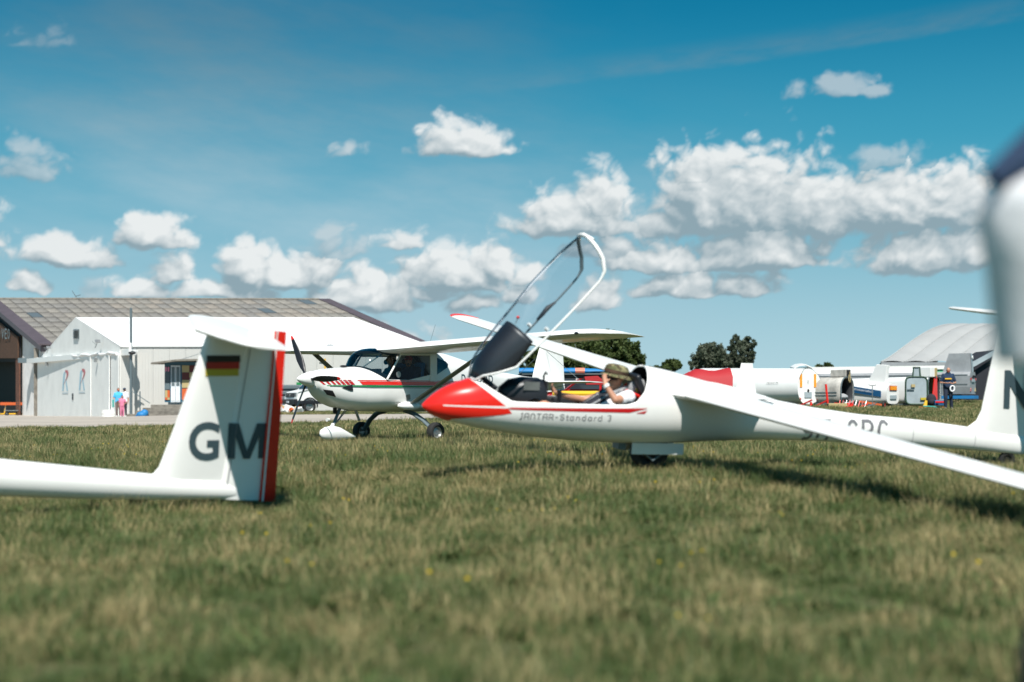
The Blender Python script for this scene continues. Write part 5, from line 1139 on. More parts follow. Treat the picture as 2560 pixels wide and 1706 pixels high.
# A: egg ended white trailer
ta = trailer(2017, 60, 'long white trailer with closed egg shaped rear door and two orange strips', 'white', 'egg', 1.32, 1.52, 6.6, z0=.10, front=(1.0, 1.12), dz=-.02)
fe = rad(0)
de = bpy.data.objects.new('rear_door', None); COL.objects.link(de); de.parent = ta; de.location = (-.02, 0, 0); de.rotation_euler = (0, 0, rad(-28))
cs = xsec('egg', 1.32, 1.52); mb = MB(); mb.prism([(a, b_+.10) for a, b_ in cs], (.05, 0, 0), fr=lambda a, b_: V(-.06, a, b_)); mb.obj('door_panel', 'white', de, smooth=30)
mb = MB(); pts = [V(-.05, a*1.01, b_*1.0+.10) for a, b_ in cs]; pts += pts[:2]; mb.tube(pts, .016, 6, cap=False); mb.obj('door_seal', 'lead', de)
for y in (-.33, .33):
    mb = MB(); mb.box((-.075, y, 1.10), (.02, .10, .56)); mb.obj('orange_strip', 'orange', de, smooth=0)
    mb = MB(); mb.ell((-.10, y*1.72, .55), (.05, .07, .085), 10, 7); mb.obj('tail_light', 'redlens', de)
    mb = MB(); mb.ell((-.10, y*1.2 if y > 0 else y*1.35, .32), (.04, .06, .06), 10, 7); mb.obj('tail_light', 'redlens', de)
mb = MB(); mb.box((-.08, 0, .50), (.02, .34, .24)); np_ = mb.obj('number_plate', 'pgrey', de, smooth=0)
mb = MB(); mb.ell((-.10, 0, .68), (.03, .05, .07), 8, 6); mb.obj('door_latch', 'black', de)
mb = MB(); mb.tube([(-.075, 0, 1.12), (-.075, .0, .96)], .012, 5); mb.obj('door_lock', 'lead', de)
bigt = fonttext('NOVA', .13, 0, 1.5)
mb = MB()
for f_ in fonttext('NEULA IN', .11, 0, 1.2): mb.add([V(1.55-a, .690, .98+b_) for a, b_ in f_], [tuple(range(len(f_)))])
mb.obj('lettering', 'letterg', ta, smooth=0)
# B: dirty arch trailer, open
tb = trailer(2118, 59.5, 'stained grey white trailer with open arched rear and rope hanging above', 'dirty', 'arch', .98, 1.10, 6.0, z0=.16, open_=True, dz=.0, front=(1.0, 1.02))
mb = MB(); mb.box((.35, -.05, 1.42), (.75, .40, .30)); mb.obj('fin_box', 'dirty', tb, smooth=0, bevel=.02)
mb = MB(); mb.box((-.03, -.05, 1.43), (.03, .28, .26)); mb.obj('fin_box_opening', 'void', tb, smooth=0)
mb = MB(); mb.tube([V(-.08, -.06, 1.48), V(-.10, -.10, 1.20), V(-.10, -.03, 1.02), V(-.10, .04, 1.10), V(-.09, .0, 1.36)], .018, 6); mb.obj('rope', 'tan', tb)
mb = MB(); mb.ell((.3, 0, .42), (.3, .30, .16), 14, 8); mb.obj('grey_bundle', 'cloudgrey', tb)
mb = MB(); mb.box((2.0, .50, .62), (3.6, .02, .03)); mb.box((2.0, .50, .50), (3.6, .02, .03)); mb.obj('side_rail', 'lead', tb, smooth=0)
# C: white tapered trailer with banner and fin box
tcx = trailer(2232, 60, 'white tapered trailer with blue side banner and orange reflector at its low rear', 'white', 'arch', 1.0, .86, 6.6, z0=.14, front=(1.15, 1.55), dz=.02)
mb = MB(); mb.prism([(.30, .95), (.20, 1.78), (.72, 1.82), (1.15, 1.05)], (0, .22, 0), fr=lambda a, b_: V(a, -.11, b_)); mb.obj('fin_box', 'white', tcx, smooth=0, bevel=.02)
mb = MB(); mb.box((-.03, 0, .80), (.03, .52, .16)); mb.obj('orange_reflector', 'orange', tcx, smooth=0); mb = MB(); mb.box((-.02, 0, .80), (.03, .57, .20)); mb.obj('reflector_frame', 'redlens', tcx, smooth=0)
mb = MB(); mb.box((-.03, 0, .42), (.03, .5, .16)); mb.obj('number_plate', 'pgrey', tcx, smooth=0)
mb = MB(); mb.prism([(-u, y) for u, y in xsec('arch', 1.0, .86)], (.03, 0, 0), fr=lambda a, b_: V(-.0, a, b_+.14)); mb.obj('rear_panel', 'white', tcx, smooth=0)
mb = MB(); mb.add([V(.25, .515, .42), V(2.2, .585, .72), V(2.2, .60, 1.0), V(.25, .525, .68)], [(0, 1, 2, 3)]); bn = mb.obj('side_banner', 'sign', tcx, smooth=0); s_ = bn.modifiers.new('s', 'SOLIDIFY'); s_.thickness = .01
for k_ in (1,):
    mb = MB()
    for f_ in fonttext('Simmer und Industriedisse', .135, 0, 1.06): mb.add([V(2.12-a, .612-.04*(a/2.1)-.0, .83+b_-a*.150) for a, b_ in f_], [tuple(range(len(f_)))])
    mb.obj('lettering', 'white', tcx, smooth=0)
# white trailer further behind
tb2 = trailer(2300, 69, 'smooth white trailer seen over the roofs of the open ones', 'white', 'egg', 1.3, 1.5, 9.5, z0=.30, dz=-.1, front=(1, 1.0), rot=rad(155))
# E: open trailer with red cloth; lid D
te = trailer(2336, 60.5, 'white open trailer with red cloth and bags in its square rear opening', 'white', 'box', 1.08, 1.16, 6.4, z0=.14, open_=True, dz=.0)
mb = MB(); mb.box((.30, .28, 1.48), (.8, .42, .42)); mb.obj('fin_box', 'white', te, smooth=0, bevel=.02); mb = MB(); mb.box((-.12, .10, 1.48), (.05, .14, .36)); mb.obj('fin_box_opening', 'tan', te, smooth=0)
mb = MB(); mb.prism([(.12, 1.30), (-.08, 1.36), (-.12, .35), (.0, .2), (.28, .55)], (.03, 0, 0), fr=lambda a, b_: V(-.08, a, b_)); mb.obj('red_cloth', 'red', te, smooth=0)
mb = MB(); mb.box((.9, -.35, .75), (1.6, .04, .9)); mb.obj('inner_wall', 'tan', te, smooth=0)
ld = bpy.data.objects.new('open_door', None); COL.objects.link(ld); ld.parent = te; ld.location = (-.02, .58, 0); ld.rotation_euler = (0, 0, rad(-45))
cs = xsec('box', .92, 1.16)
mb = MB(); mb.prism([(a+.50, b_+.12) for a, b_ in cs], (.03, 0, 0), fr=lambda a, b_: V(-.04, a, b_)); mb.prism([(.36, 1.25), (.40, 1.66), (.60, 1.66), (.64, 1.25)], (.03, 0, 0), fr=lambda a, b_: V(-.035, a, b_)); mb.obj('door_panel', 'pgrey', ld, smooth=0)
mb = MB(); pts = [V(-.04, a+.50, b_+.12) for a, b_ in cs]; pts += pts[:2]; mb.tube(pts, .038, 6, cap=False); mb.tube([V(-.05, .34, 1.27), V(-.05, .37, 1.68), V(-.05, .63, 1.68), V(-.05, .66, 1.27)], .034, 6); mb.obj('door_rim', 'dkgreen', ld)
for (y, z, a, b_, m) in ((.75, .35, .28, .10, 'fgold'), (.30, .90, .16, .12, 'tan'), (.20, .75, .3, .03, 'lead')): mb = MB(); mb.box((-.09, .95-y, z), (.04, a, b_)); mb.obj('door_fitting', m, ld, smooth=0)
bagp = te.matrix_basis
def near(px, d, dz=0): return GP(px, d, dz)
mb = MB(); mb.ell((0, 0, .24), (.22, .18, .26), 12, 8); mb.ell((0, -.1, .16), (.16, .12, .15), 10, 7); bg_ = mb.obj('rucksack', 'blackc', None); bg_.location = near(2328, 59.2, .12); tag(bg_, 'black rucksack sitting in the open trailer mouth under the red cloth', 'rucksack')
mb = MB(); mb.box((0, 0, .12), (.45, .3, .22)); bx = mb.obj('toolbox', 'sign', None, bevel=.02); bx.location = near(2348, 59.0, .12); tag(bx, 'blue and red toolbox beside the black rucksack', 'toolbox'); mb = MB(); mb.box((0, -.16, .16), (.4, .02, .06)); mb.obj('lid_strip', 'red', bx, smooth=0)
mb = MB(); mb.tube([(0, 0, .05), (.06, 0, .35)], [.10, .05], 8); yb = mb.obj('yellow_bag', 'yellow', None); yb.location = near(2312, 58.9, .0); tag(yb, 'yellow bag at the left foot of the open trailer', 'bag')
mb = MB(); q = near(2308, 58.6, .12); q2 = near(2358, 58.3, .03); mb.tube([q, (q+q2)/2+V(0, 0, .03), q2], .03, 6); tag(mb.obj('drawbar', 'teal', None), 'thin teal bar lying slanted before the open trailer', 'bar')
mb = MB(); mb.box((0, 0, .03), (1.1, .1, .05)); o = mb.obj('orange_rail', 'orangep', None, smooth=0); o.location = near(2330, 58.9, .03); tag(o, 'flat orange rail on the grass under the open trailer', 'rail')
# F: metal trailer
tf = empty('metal_trailer', GP(2432, 64, .12), 'dull metal glider trailer with tall fin box, lamps and blue frame', 'trailer', (0, 0, rad(150)), 'glider trailers parked in a row')
mb = MB(); mb.rings([[V(x, y, z) for y, z in ((-.55, .28), (.55, .28), (.60, .6), (.60, 1.10), (.45, 1.28), (-.45, 1.28), (-.60, 1.10), (-.60, .6))] for x in (0, 7.4)]+[[V(8.2, y*.7, .3+(z-.3)*.8) for y, z in ((-.55, .28), (.55, .28), (.60, .6), (.60, 1.10), (.45, 1.28), (-.45, 1.28), (-.60, 1.10), (-.60, .6))]]); mb.obj('body', 'galv', tf, smooth=0)
mb = MB(); mb.box((3.6, .60, .72), (7.0, .03, .05)); mb.box((3.6, .60, 1.14), (7.0, .03, .04)); mb.obj('side_rail', 'steel', tf, smooth=0)
mb = MB(); mb.prism([(.02, 1.25), (.08, 2.12), (1.02, 2.12), (1.30, 1.25)], (0, .36, 0), fr=lambda a, b_: V(a, -.18, b_)); mb.obj('fin_box', 'galv', tf, smooth=0)
mb = MB(); mb.add([V(-.0, -.19, 1.26), V(-.0, .19, 1.26), V(.06, .17, 2.10), V(.06, -.17, 2.10)], [(0, 1, 2, 3)]); fb = mb.obj('fin_box_end', 'pgrey', tf, smooth=0); mb = MB(); mb.tube([(.02, 0, 1.93), (-.01, 0, 1.93)], .08, 14); mb.obj('round_lamp', 'white', fb)
for y in (-.45, .45): 
    mb = MB(); mb.box((-.03, y, .95), (.05, .12, .10)); mb.obj('tail_light', 'redlens', tf, smooth=0); mb = MB(); mb.prism([(y-.1, .40), (y+.1, .40), (y, .56)], (-.02, 0, 0), fr=lambda a, b_: V(-.01, a, b_)); mb.obj('reflector_triangle', 'redlens' if y > 0 else 'tan', tf, smooth=0)
mb = MB(); mb.box((-.03, 0, .90), (.04, .55, .14)); mb.obj('number_plate', 'pgrey', tf, smooth=0); mb = MB(); mb.box((-.04, 0, 1.02), (.05, .6, .04)); mb.tube([(-.05, -.25, 1.02), (-.05, -.25, 1.12)], .04, 6); mb.tube([(-.05, .1, 1.02), (-.05, .1, 1.12)], .04, 6); mb.obj('light_bar', 'black', tf, smooth=0)
mb = MB(); mb.box((3.0, .2, .14), (6.4, .9, .14)); mb.obj('chassis', 'blue', tf, smooth=0)
for sg in (-1, 1): wheel(tf, (3.2, sg*.62, .28), .28, .16)
# dark hangar opening with blue grey flap; its shade is a black block
tn = empty('hangar_opening', GP(2478, 70, 0), 'dark hangar opening, its shade a black block, with slanted blue grey flap behind the metal trailer', 'hangar_opening')
mb = MB(); mb.prism([(-1.4, 0), (-1.6, 1.5), (.2, 2.6), (1.8, 2.8), (1.8, 0)], (0, 3, 0), fr=lambda a, b_: V(a, 0, b_)); mb.obj('shade_block', 'blackc', tn, smooth=0)
mb = MB(); mb.add([V(-2.3, -.6, 1.35), V(.2, -.3, 2.65), V(.2, -.3, 2.4), V(-2.2, -.6, 1.1)], [(0, 1, 2, 3)]); fl = mb.obj('flap', 'pgrey', tn, smooth=0); s_ = fl.modifiers.new('s', 'SOLIDIFY'); s_.thickness = .03
# items between the trailers
def trestle(px, d, hgt, lean, label):
    e = empty('trestle', GP(px, d, 0), label, 'trestle', (0, 0, rad(20)), 'red trestles on the grass by the trailers')
    mb = MB(); mb.tube([(-.02, 0, .0), (-.06+lean, 0, hgt)], .05, 6); mb.obj('post', 'red', e); mb = MB(); mb.tube([(-.35, -.3, 0), (.0, 0, .12), (.1, .35, 0)], .035, 6); mb.obj('foot', 'red', e)
    mb = MB(); mb.tube([(.0, 0, .30), (-.75, -.1, .02)], .035, 6); mb.obj('brace', 'redlens', e); return e
trestle(2071, 58.2, .95, -.06, 'red trestle with upright post between the egg shaped door and the arched trailer')
trestle(2030, 57.5, .22, 0, 'low red trestle lying below the egg shaped door')
random.seed(11)
for i in range(9):
    px = 2096+i*8.2; mb = MB(); q = GP(px, 57.4+random.uniform(-.6, .8), .03); a = random.uniform(-.6, .6)
    mb.tube([q, q+V(.55*cos(a)*random.choice([-1, 1]), .3, .12+.1*random.random())], .022, 6); mb.tube([q+V(0, 0, .02), q+V(.1, .1, .28)], .02, 6)
    tag(mb.obj('folded_frame', ['red', 'redlens', 'steel', 'red', 'dred', 'steel', 'red', 'redlens', 'steel'][i], None), ['bright red frame nearest the wooden box', 'dull red frame just right of the wooden box', 'first grey frame from the left under the arched trailer', 'bright red frame in the middle under the open arch', 'deep red frame under the right foot of the arch', 'middle grey frame left of the red pennant', 'bright red frame behind the red pennant', 'dull red frame between pennant and steel handle', 'grey frame at the foot of the steel handle'][i], 'frame', 'folded frames strewn before the arched trailer')
mb = MB(); q = GP(2124, 56.6, 0); mb.prism([(-.22, .05), (.10, .0), (.16, .22)], (0, .12, 0), fr=lambda a, b_: q+V(a, 0, b_)); tag(mb.obj('red_pennant', 'red', None, smooth=0), 'small bright red pennant on the grass before the trailers', 'pennant')
mb = MB(); mb.box((0, 0, .10), (.75, .4, .18)); o = mb.obj('wooden_box', 'tan', None, bevel=.01); o.location = GP(2092, 57.4, 0); tag(o, 'pale wooden box lying beside the red trestle', 'box')
q = GP(2181, 58.0, 0); mb = MB(); mb.tube([q, q+V(0, 0, .95)], .018, 8); mb.tube([q+V(-.17, 0, .97), q+V(0, 0, .93), q+V(.17, 0, .97)], .02, 6); tag(mb.obj('tow_handle', 'steel', None), 'thin t shaped steel handle standing before the blue banner', 'handle')
q = GP(2210, 58.2, .17); w_ = wheel(None, q, .17, .10, axis=(.9, -.5, 0), name='small_wheel', rim='redlens'); tag(w_, 'small trolley wheel with red hub near the orange reflector', 'wheel')
mb = MB(); q = GP(2180, 59.4, .18); mb.box(q, (1.1, .1, .08), rot=Matrix.Rotation(rad(9), 3, 'Y')); tag(mb.obj('orange_beam', 'orangep', None, smooth=0), 'long orange beam under the blue banner', 'beam')
# white flap / car / fin
mb = MB(); pts = [V(-.42, 0, .02), V(-.2, 0, .14), V(.1, 0, .17), V(.36, 0, .05), V(.42, 0, -.12)]; mb.rings([[p+V(0, -.5, 0), p+V(0, .5, .08), p+V(0, .5, .04), p+V(0, -.5, -.04)] for p in pts]); o = mb.obj('canopy_cover', 'white', None, smooth=60); o.location = P(2004, 922, 63); tag(o, 'curved white hatch raised above the long white trailer', 'hatch')
mb = MB(); o = empty('parked_glider_tail', GP(1868, 46, 0), 'white glider fin standing before the long white trailer, low white body below', 'glider', (0, 0, rad(20)))
finshape('fin', [(.60, -.55, .35), (.75, -.42, .33), (1.45, -.28, .24), (1.72, -.22, .20)], 'white', o, .06)
mb = MB(); mb.rings([[V(x, y*k, z) for y, z in ((-.20, .42), (.20, .42), (.24, .55), (.18, .66), (-.18, .66), (-.24, .55))] for x, k in ((-1.6, 1), (-.5, .9), (.45, .7), (.62, .55))]); mb.obj('body', 'white', o, smooth=60)
mb = MB(); mb.ell((.60, -.10, .56), (.04, .05, .06), 8, 6); mb.obj('tail_light', 'redlens', o)
# red covered trailer
mb = MB(); n = 14; rs = []
for i in range(n+1):
    u = i/n; x = -2.8+3.6*u; hgt = .2+1.22*min(1, (u*1.5))**.5-.05*sin(u*17)+.08*u; rs.append([V(x, -.7, .2), V(x+.05*sin(i*2.3), -.66, hgt*.75), V(x, -.3, hgt*.97), V(x, .3, hgt), V(x, .7, .2)])
mb.rings(rs, closed=False, cap=False); o = mb.obj('red_cover', 'redcl', None, smooth=50); o.location = GP(1772, 55, 0.05); tag(o, 'red fabric cover over a trailer front left of the long white trailer', 'cover')
# seen through the cockpit
bw = 38.0
q = P(1405, 929, bw); mb = MB(); mb.rings([[q+V(x, .18*cos(a), (.085+.01*sin(x*5))*sin(a)) for a in [2*pi*k/12 for k in range(12)]] for x in np.linspace(-1.15, 1.25, 18)]); ob = mb.obj('wrapped_wing', 'blue', None, smooth=60); tag(ob, 'long blue wrapped bundle tied on a black carrier behind the cockpit', 'bundle')
mb = MB(); mb.rings([[q+V(x, .19*cos(a), .096*sin(a)) for a in [2*pi*k/12 for k in range(12)]] for x in (.35, .6)]); mb.obj('pink_band', mat('salmon_band', (.70, .22, .15), .7), ob)
cr = empty('carrier', GP(1440, bw, 0), 'black trailer beam carrying the blue wrapped bundle', 'trailer')
mb = MB(); mb.box((-.1, .1, P(1405, 941, bw).z-cr.location.z), (2.9, .3, .11)); mb.obj('beam', 'black', cr, smooth=0); mb = MB(); mb.box((-.2, -.1, P(1405, 935.5, bw).z-cr.location.z), (2.5, .08, .03)); mb.obj('rail', 'steel', cr, smooth=0)
for x in (-1.1, 1.0): mb = MB(); mb.tube([(x, .1, 0), (x, .1, .95)], .04, 6); mb.obj('support', 'black', cr)
cd_ = 44.0; car = empty('estate_car', GP(1478, cd_, 0), 'dark red estate car with dark windows behind the cockpit', 'car')
prof = [(-1.9, .3), (-1.95, .65), (-1.75, .85), (-.85, .95), (-.35, 1.35), (.1, 1.42), (1.5, 1.40), (1.9, 1.0), (1.95, .4)]
mb = MB(); mb.rings([[V(x, y, .3+(z-.3)*s_) for x, z in prof] for y, s_ in ((-.80, .9), (-.84, 1), (.84, 1), (.8, .9))]); mb.obj('body', 'dred', car, smooth=30)
mb = MB(); mb.prism([(-.75, .98), (-.32, 1.30), (.2, 1.34), (.2, .98)], (0, -.015, 0), fr=lambda a, b_: V(a, -.845, b_)); mb.prism([(.28, .98), (.28, 1.34), (1.3, 1.32), (1.5, 1.02)], (0, -.015, 0), fr=lambda a, b_: V(a, -.845, b_)); mb.obj('side_window', 'dglass', car, smooth=0)
for x in (-1.2, 1.25): wheel(car, (x, -.76, .29), .3, .18)
car2 = copy_tree(car); car2.location = GP(1422, cd_+4, 0); car2['label'] = 'white car with clear side windows left of the dark red one'
for c in [x for x in bpy.data.objects if x.parent == car2]:
    if c.name.startswith('body'): c.data = c.data.copy(); c.data.materials[0] = M['white']
bo = empty('inflatable_boat', GP(1452, 36, 0), 'yellow topped shallow boat with white hull behind the cockpit rim', 'boat')
zt = P(1452, 979, 36).z-bo.location.z
mb = MB(); mb.rings([[V(x, y*w, z) for y, z in ((-.4, zt-.22), (-.5, zt-.16), (-.5, zt-.12), (.5, zt-.12), (.4, zt-.22))] for x, w in ((-.75, .5), (-.4, .95), (.4, 1), (.7, .8))]); mb.obj('hull', 'white', bo, smooth=40)
mb = MB(); mb.rings([[V(x, y*w, z) for y, z in ((-.5, zt-.125), (-.52, zt-.06), (-.42, zt), (.42, zt+.02), (.5, zt-.1))] for x, w in ((-.72, .5), (-.5, .9), (.4, 1), (.66, .8))]); mb.obj('deck', 'yellow', bo, smooth=40)
mb = MB(); mb.box((0, 0, (zt-.22)/2), (.7, .5, zt-.22)); mb.obj('stand', 'lead', bo, smooth=0)
mb = MB(); mb.prism([(-.25, 0), (-.3, .21), (.05, .23), (.32, 0)], (0, .6, 0), fr=lambda a, b_: P(1490, 962, 37)+V(a, 0, b_)); rk = tag(mb.obj('red_tarpaulin', 'redcl', None, smooth=0), 'red tarpaulin wedge right under the black carrier beam', 'tarpaulin')
# ---- dome hangar
dm = empty('dome_hangar', (0, 0, 0), 'large grey inflatable looking dome hangar with curved ribs', 'hangar')
X0 = P(2203, 900, 100).x; NB = 12; sp = 1.62
def arch_pt(i, t, out=0):  # i bay position, t 0..1 base to apex
    a = t*pi/2; hb, ha = HC+3.35, HC+6.75; x = X0+i*sp+ (4.9*(1-cos(a)))*1.0; d = 100+13*(1-cos(a)) if False else 100+13*t; 
    z = hb+(ha-hb)*sin(a)**1.18
    return V(X0+i*sp+9.4*t, 100+13*t, z+out)
M['memb'] = mat('grey_membrane', (.36, .365, .36), .6, noise=.08, nscale=.7)
T_ = np.linspace(0, 1, 15)
for i in range(NB):
    mb = MB(); rs = []
    for k in range(7):
        u = k/6; rs.append([arch_pt(i+u, t, .10*sin(pi*u)) for t in T_])
    mb.rings(rs, closed=False, cap=False); mb.obj('roof_bay', 'memb', dm, smooth=60)
    mb = MB(); b0_, b1_ = arch_pt(i, 0), arch_pt(i+1, 0); mb.add([b0_, b1_, V(b1_.x, 100.02, HC-.2), V(b0_.x, 100.02, HC-.2)], [(0, 1, 2, 3)]); mb.obj('wall_bay', 'galv', dm, smooth=0)
    mb = MB(); mb.tube([arch_pt(i, t, .02) for t in T_], .06, 6); mb.obj('rib', 'memb', dm)
mb = MB(); e_ = [arch_pt(0, t) for t in T_]; mb.add(e_+[V(p.x+3*(1-i/14)*0+.3, p.y+14, HC-.2) for i, p in enumerate(e_)], [(i, i+1, 16+i, 15+i) for i in range(14)]); mb.obj('end_wall', 'memb', dm, smooth=60)
mb = MB(); 
mb.rings([[arch_pt(i, 1, .0), arch_pt(i, 1, .0)+V(6, 14, -2.0), arch_pt(i, 1, 0)+V(9, 22, -6.6)] for i in (0, NB)], closed=False, cap=False); mb.obj('rear_roof', 'memb', dm, smooth=60)
# long low white roof behind the trailers
lr = empty('low_shed', (0, 0, 0), 'long low shed with pale roof and mint green band behind the trailers', 'shed')
a, b_ = P(2020, 918.5, 92), P(2460, 913, 92); mb = MB(); mb.add([a, b_, b_-V(0, 0, .25), a-V(0, 0, .18), a+V(0, 6, .1), b_+V(0, 6, .1)], [(0, 1, 2, 3), (0, 4, 5, 1)]); mb.obj('roof', 'wroof', lr, smooth=0)
mb = MB(); a2, b2 = P(2020, 926, 92.1), P(2460, 923, 92.1); mb.add([a2, b2, b2-V(0, 0, .35), a2-V(0, 0, .35)], [(0, 1, 2, 3)]); mb.obj('green_band', 'mint', lr, smooth=0)
mb = MB(); mb.add([a2+V(0, .2, 0), b2+V(0, .2, 0), V(b2.x, 92.3, HC+.3), V(a2.x, 92.3, HC+.3)], [(0, 1, 2, 3)]); mb.obj('wall', 'galv', lr, smooth=0)

# ================================================================== TREES
def leafmat(name, c1, c2):
    m = bpy.data.materials.new(name); m.use_nodes = True; t = m.node_tree; b = t.nodes['Principled BSDF']; b.inputs['Roughness'].default_value = .6; b.inputs['Specular IOR Level'].default_value = .25
    g = t.nodes.new('ShaderNodeNewGeometry'); n = nse(t, g.outputs['Position'], 1.1, 3); n2 = nse(t, g.outputs['Position'], 9, 2)
    c = mixc(t, sstep(t, n, .38, .62), c1, c2); c = mixc(t, mth(t, 'MULTIPLY', n2, .5), c, tuple(x*.5 for x in c1)); t.links.new(c, b.inputs['Base Color'])
    tr = t.nodes.new('ShaderNodeBsdfTranslucent'); t.links.new(c, tr.inputs[0]); mx = t.nodes.new('ShaderNodeMixShader'); mx.inputs[0].default_value = .25
    t.links.new(b.outputs[0], mx.inputs[1]); t.links.new(tr.outputs[0], mx.inputs[2]); t.links.new(mx.outputs[0], t.nodes['Material Output'].inputs[0]); return m
M['leaf'] = leafmat('green_foliage', (.060, .095, .028), (.11, .145, .045)); M['leafg'] = leafmat('grey_green_foliage', (.085, .11, .070), (.15, .17, .12)); M['bark'] = mat('bark', (.09, .075, .06), .9, noise=.4)
def tree(px, d, label, lobes, leaf, n, ls, trunk=True, zb=0.0, seed=1, group=None):
    """lobes: (px, py, rx px, ry px) in photo scale at distance d, turned into volumes of real depth"""
    rng = np.random.default_rng(seed); e = empty('tree', V((px-CX)/F*d, d, gz((px-CX)/F*d, d)), label, 'tree', group=group); k = d/F
    tot = sum(r[2]*r[3] for r in lobes); pts, sz = [], []
    for (x, y, rx, ry) in lobes:
        c = np.array([(x-px)*k, 0, HC+(HY-y)*k-e.location.z]); nn = int(n*rx*ry/tot); ncl = max(10, int(nn/45))
        dirs = rng.normal(size=(ncl, 3)); dirs /= np.linalg.norm(dirs, axis=1)[:, None]; rr = rng.uniform(.35, 1.08, ncl)[:, None]**.6
        cc = c+dirs*rr*np.array([rx*k, rx*k*.9, ry*k]); cr_ = rng.uniform(.10, .30, ncl)*min(rx, ry)*k
        idx = rng.integers(0, ncl, nn); v = rng.normal(size=(nn, 3)); v /= np.linalg.norm(v, axis=1)[:, None]
        pts.append(cc[idx]+v*(cr_[idx]*rng.uniform(.3, 1.1, nn)**.5)[:, None])
    p = np.concatenate(pts); m_ = len(p); a = rng.normal(size=(m_, 3)); a /= np.linalg.norm(a, axis=1)[:, None]; b_ = rng.normal(size=(m_, 3)); b_ = np.cross(a, b_); b_ /= np.linalg.norm(b_, axis=1)[:, None]
    s_ = (rng.uniform(.6, 1.3, m_)*ls)[:, None]; q = np.stack([p-a*s_, p-b_*s_*.55, p+a*s_, p+b_*s_*.55], 1).reshape(-1, 3)
    me = bpy.data.meshes.new('crown'); me.vertices.add(len(q)); me.vertices.foreach_set('co', q.ravel()); me.loops.add(len(q)); me.loops.foreach_set('vertex_index', np.arange(len(q))); me.polygons.add(m_); me.polygons.foreach_set('loop_start', np.arange(m_)*4); me.update(calc_edges=True); me.materials.append(M[leaf])
    o = bpy.data.objects.new('crown', me); COL.objects.link(o); o.parent = e
    if trunk:
        top = max(-(y-HY)*k for _, y, _, _ in lobes)+HC-e.location.z; mb = MB(); mb.tube([(0, 0, 0), (.05, 0, top*.45), (0, .05, top*.9)], [.28*top/8, .2*top/8, .05], 8)
        for (x, y, rx, ry) in lobes: c = V((x-px)*k, 0, HC+(HY-y)*k-e.location.z); mb.tube([(0, 0, top*.3), c*.6+V(0, 0, top*.12), c], [.13*top/8, .08*top/8, .03], 6)
        mb.obj('trunk', 'bark', e)
    return e
tree(1500, 118, 'broad dark green tree behind the aeroplane tail', [(1440, 895, 95, 55), (1520, 872, 62, 40), (1575, 890, 36, 36), (1400, 900, 70, 50), (1598, 915, 14, 28), (1350, 905, 50, 35), (1500, 925, 110, 30)], 'leaf', 42000, .17, seed=3)
tree(1678, 140, 'small round tree right of the canopy with sky on both sides', [(1677, 915, 24, 14), (1690, 908, 12, 8), (1655, 925, 14, 9)], 'leaf', 5200, .17, seed=4)
tree(1775, 150, 'grey green round crowned tree left of its taller neighbour', [(1775, 890, 40, 32), (1750, 915, 30, 16), (1800, 905, 25, 25), (1745, 897, 14, 12), (1765, 868, 16, 9)], 'leafg', 17000, .15, seed=5)
tree(1850, 150, 'taller loose grey green tree with two upright tops', [(1848, 888, 24, 34), (1840, 858, 13, 18), (1873, 862, 15, 20), (1830, 905, 16, 20), (1878, 892, 12, 18), (1855, 912, 20, 16), (1825, 870, 8, 8)], 'leafg', 15000, .15, seed=6)
tree(1640, 170, 'far low tree top just right of the canopy', [(1635, 922, 20, 5)], 'leaf', 500, .25, seed=8)
for i, (px, py, r) in enumerate([(2047, 917, 6), (2068, 914, 9), (2060, 919, 10), (2036, 919, 4)]):
    if i in (0, 1): tree(px, 130, ['tiny dark tree top left above the arched trailer', 'dark tree top right above the arched trailer'][i], [(px, py, r, r*.8), (px+3, py+3, r*1.2, r*.5)], 'leaf', 420, .2, seed=20+i)

# ================================================================== GRASS
gm2 = bpy.data.materials.new('grass_blades'); gm2.use_nodes = True; t = gm2.node_tree; b = t.nodes['Principled BSDF']; b.inputs['Roughness'].default_value = .55; b.inputs['Specular IOR Level'].default_value = .3
g = t.nodes.new('ShaderNodeNewGeometry'); at_ = t.nodes.new('ShaderNodeAttribute'); at_.attribute_name = 'dry'
p1 = nse(t, g.outputs['Position'], .55, 3); p2 = nse(t, g.outputs['Position'], 2.6, 4, .65)
dryf = mth(t, 'ADD', at_.outputs['Fac'], mth(t, 'ADD', mth(t, 'MULTIPLY', mth(t, 'SUBTRACT', p1, .5), 1.8), mth(t, 'MULTIPLY', mth(t, 'SUBTRACT', p2, .5), 3.0)))
dd = sstep(t, dryf, .53, .88)
gcol = mixc(t, nse(t, g.outputs['Position'], 5, 3), (.048, .098, .028), (.155, .190, .066))
gcol = mixc(t, dd, gcol, mixc(t, p2, (.31, .245, .115), (.48, .40, .20)))
t.links.new(gcol, b.inputs['Base Color'])
tr = t.nodes.new('ShaderNodeBsdfTranslucent'); t.links.new(gcol, tr.inputs[0]); mx = t.nodes.new('ShaderNodeMixShader'); mx.inputs[0].default_value = .35
t.links.new(b.outputs[0], mx.inputs[1]); t.links.new(tr.outputs[0], mx.inputs[2]); t.links.new(mx.outputs[0], t.nodes['Material Output'].inputs[0])
M['flower'] = mat('yellow_flower', (.80, .55, .02), .6)
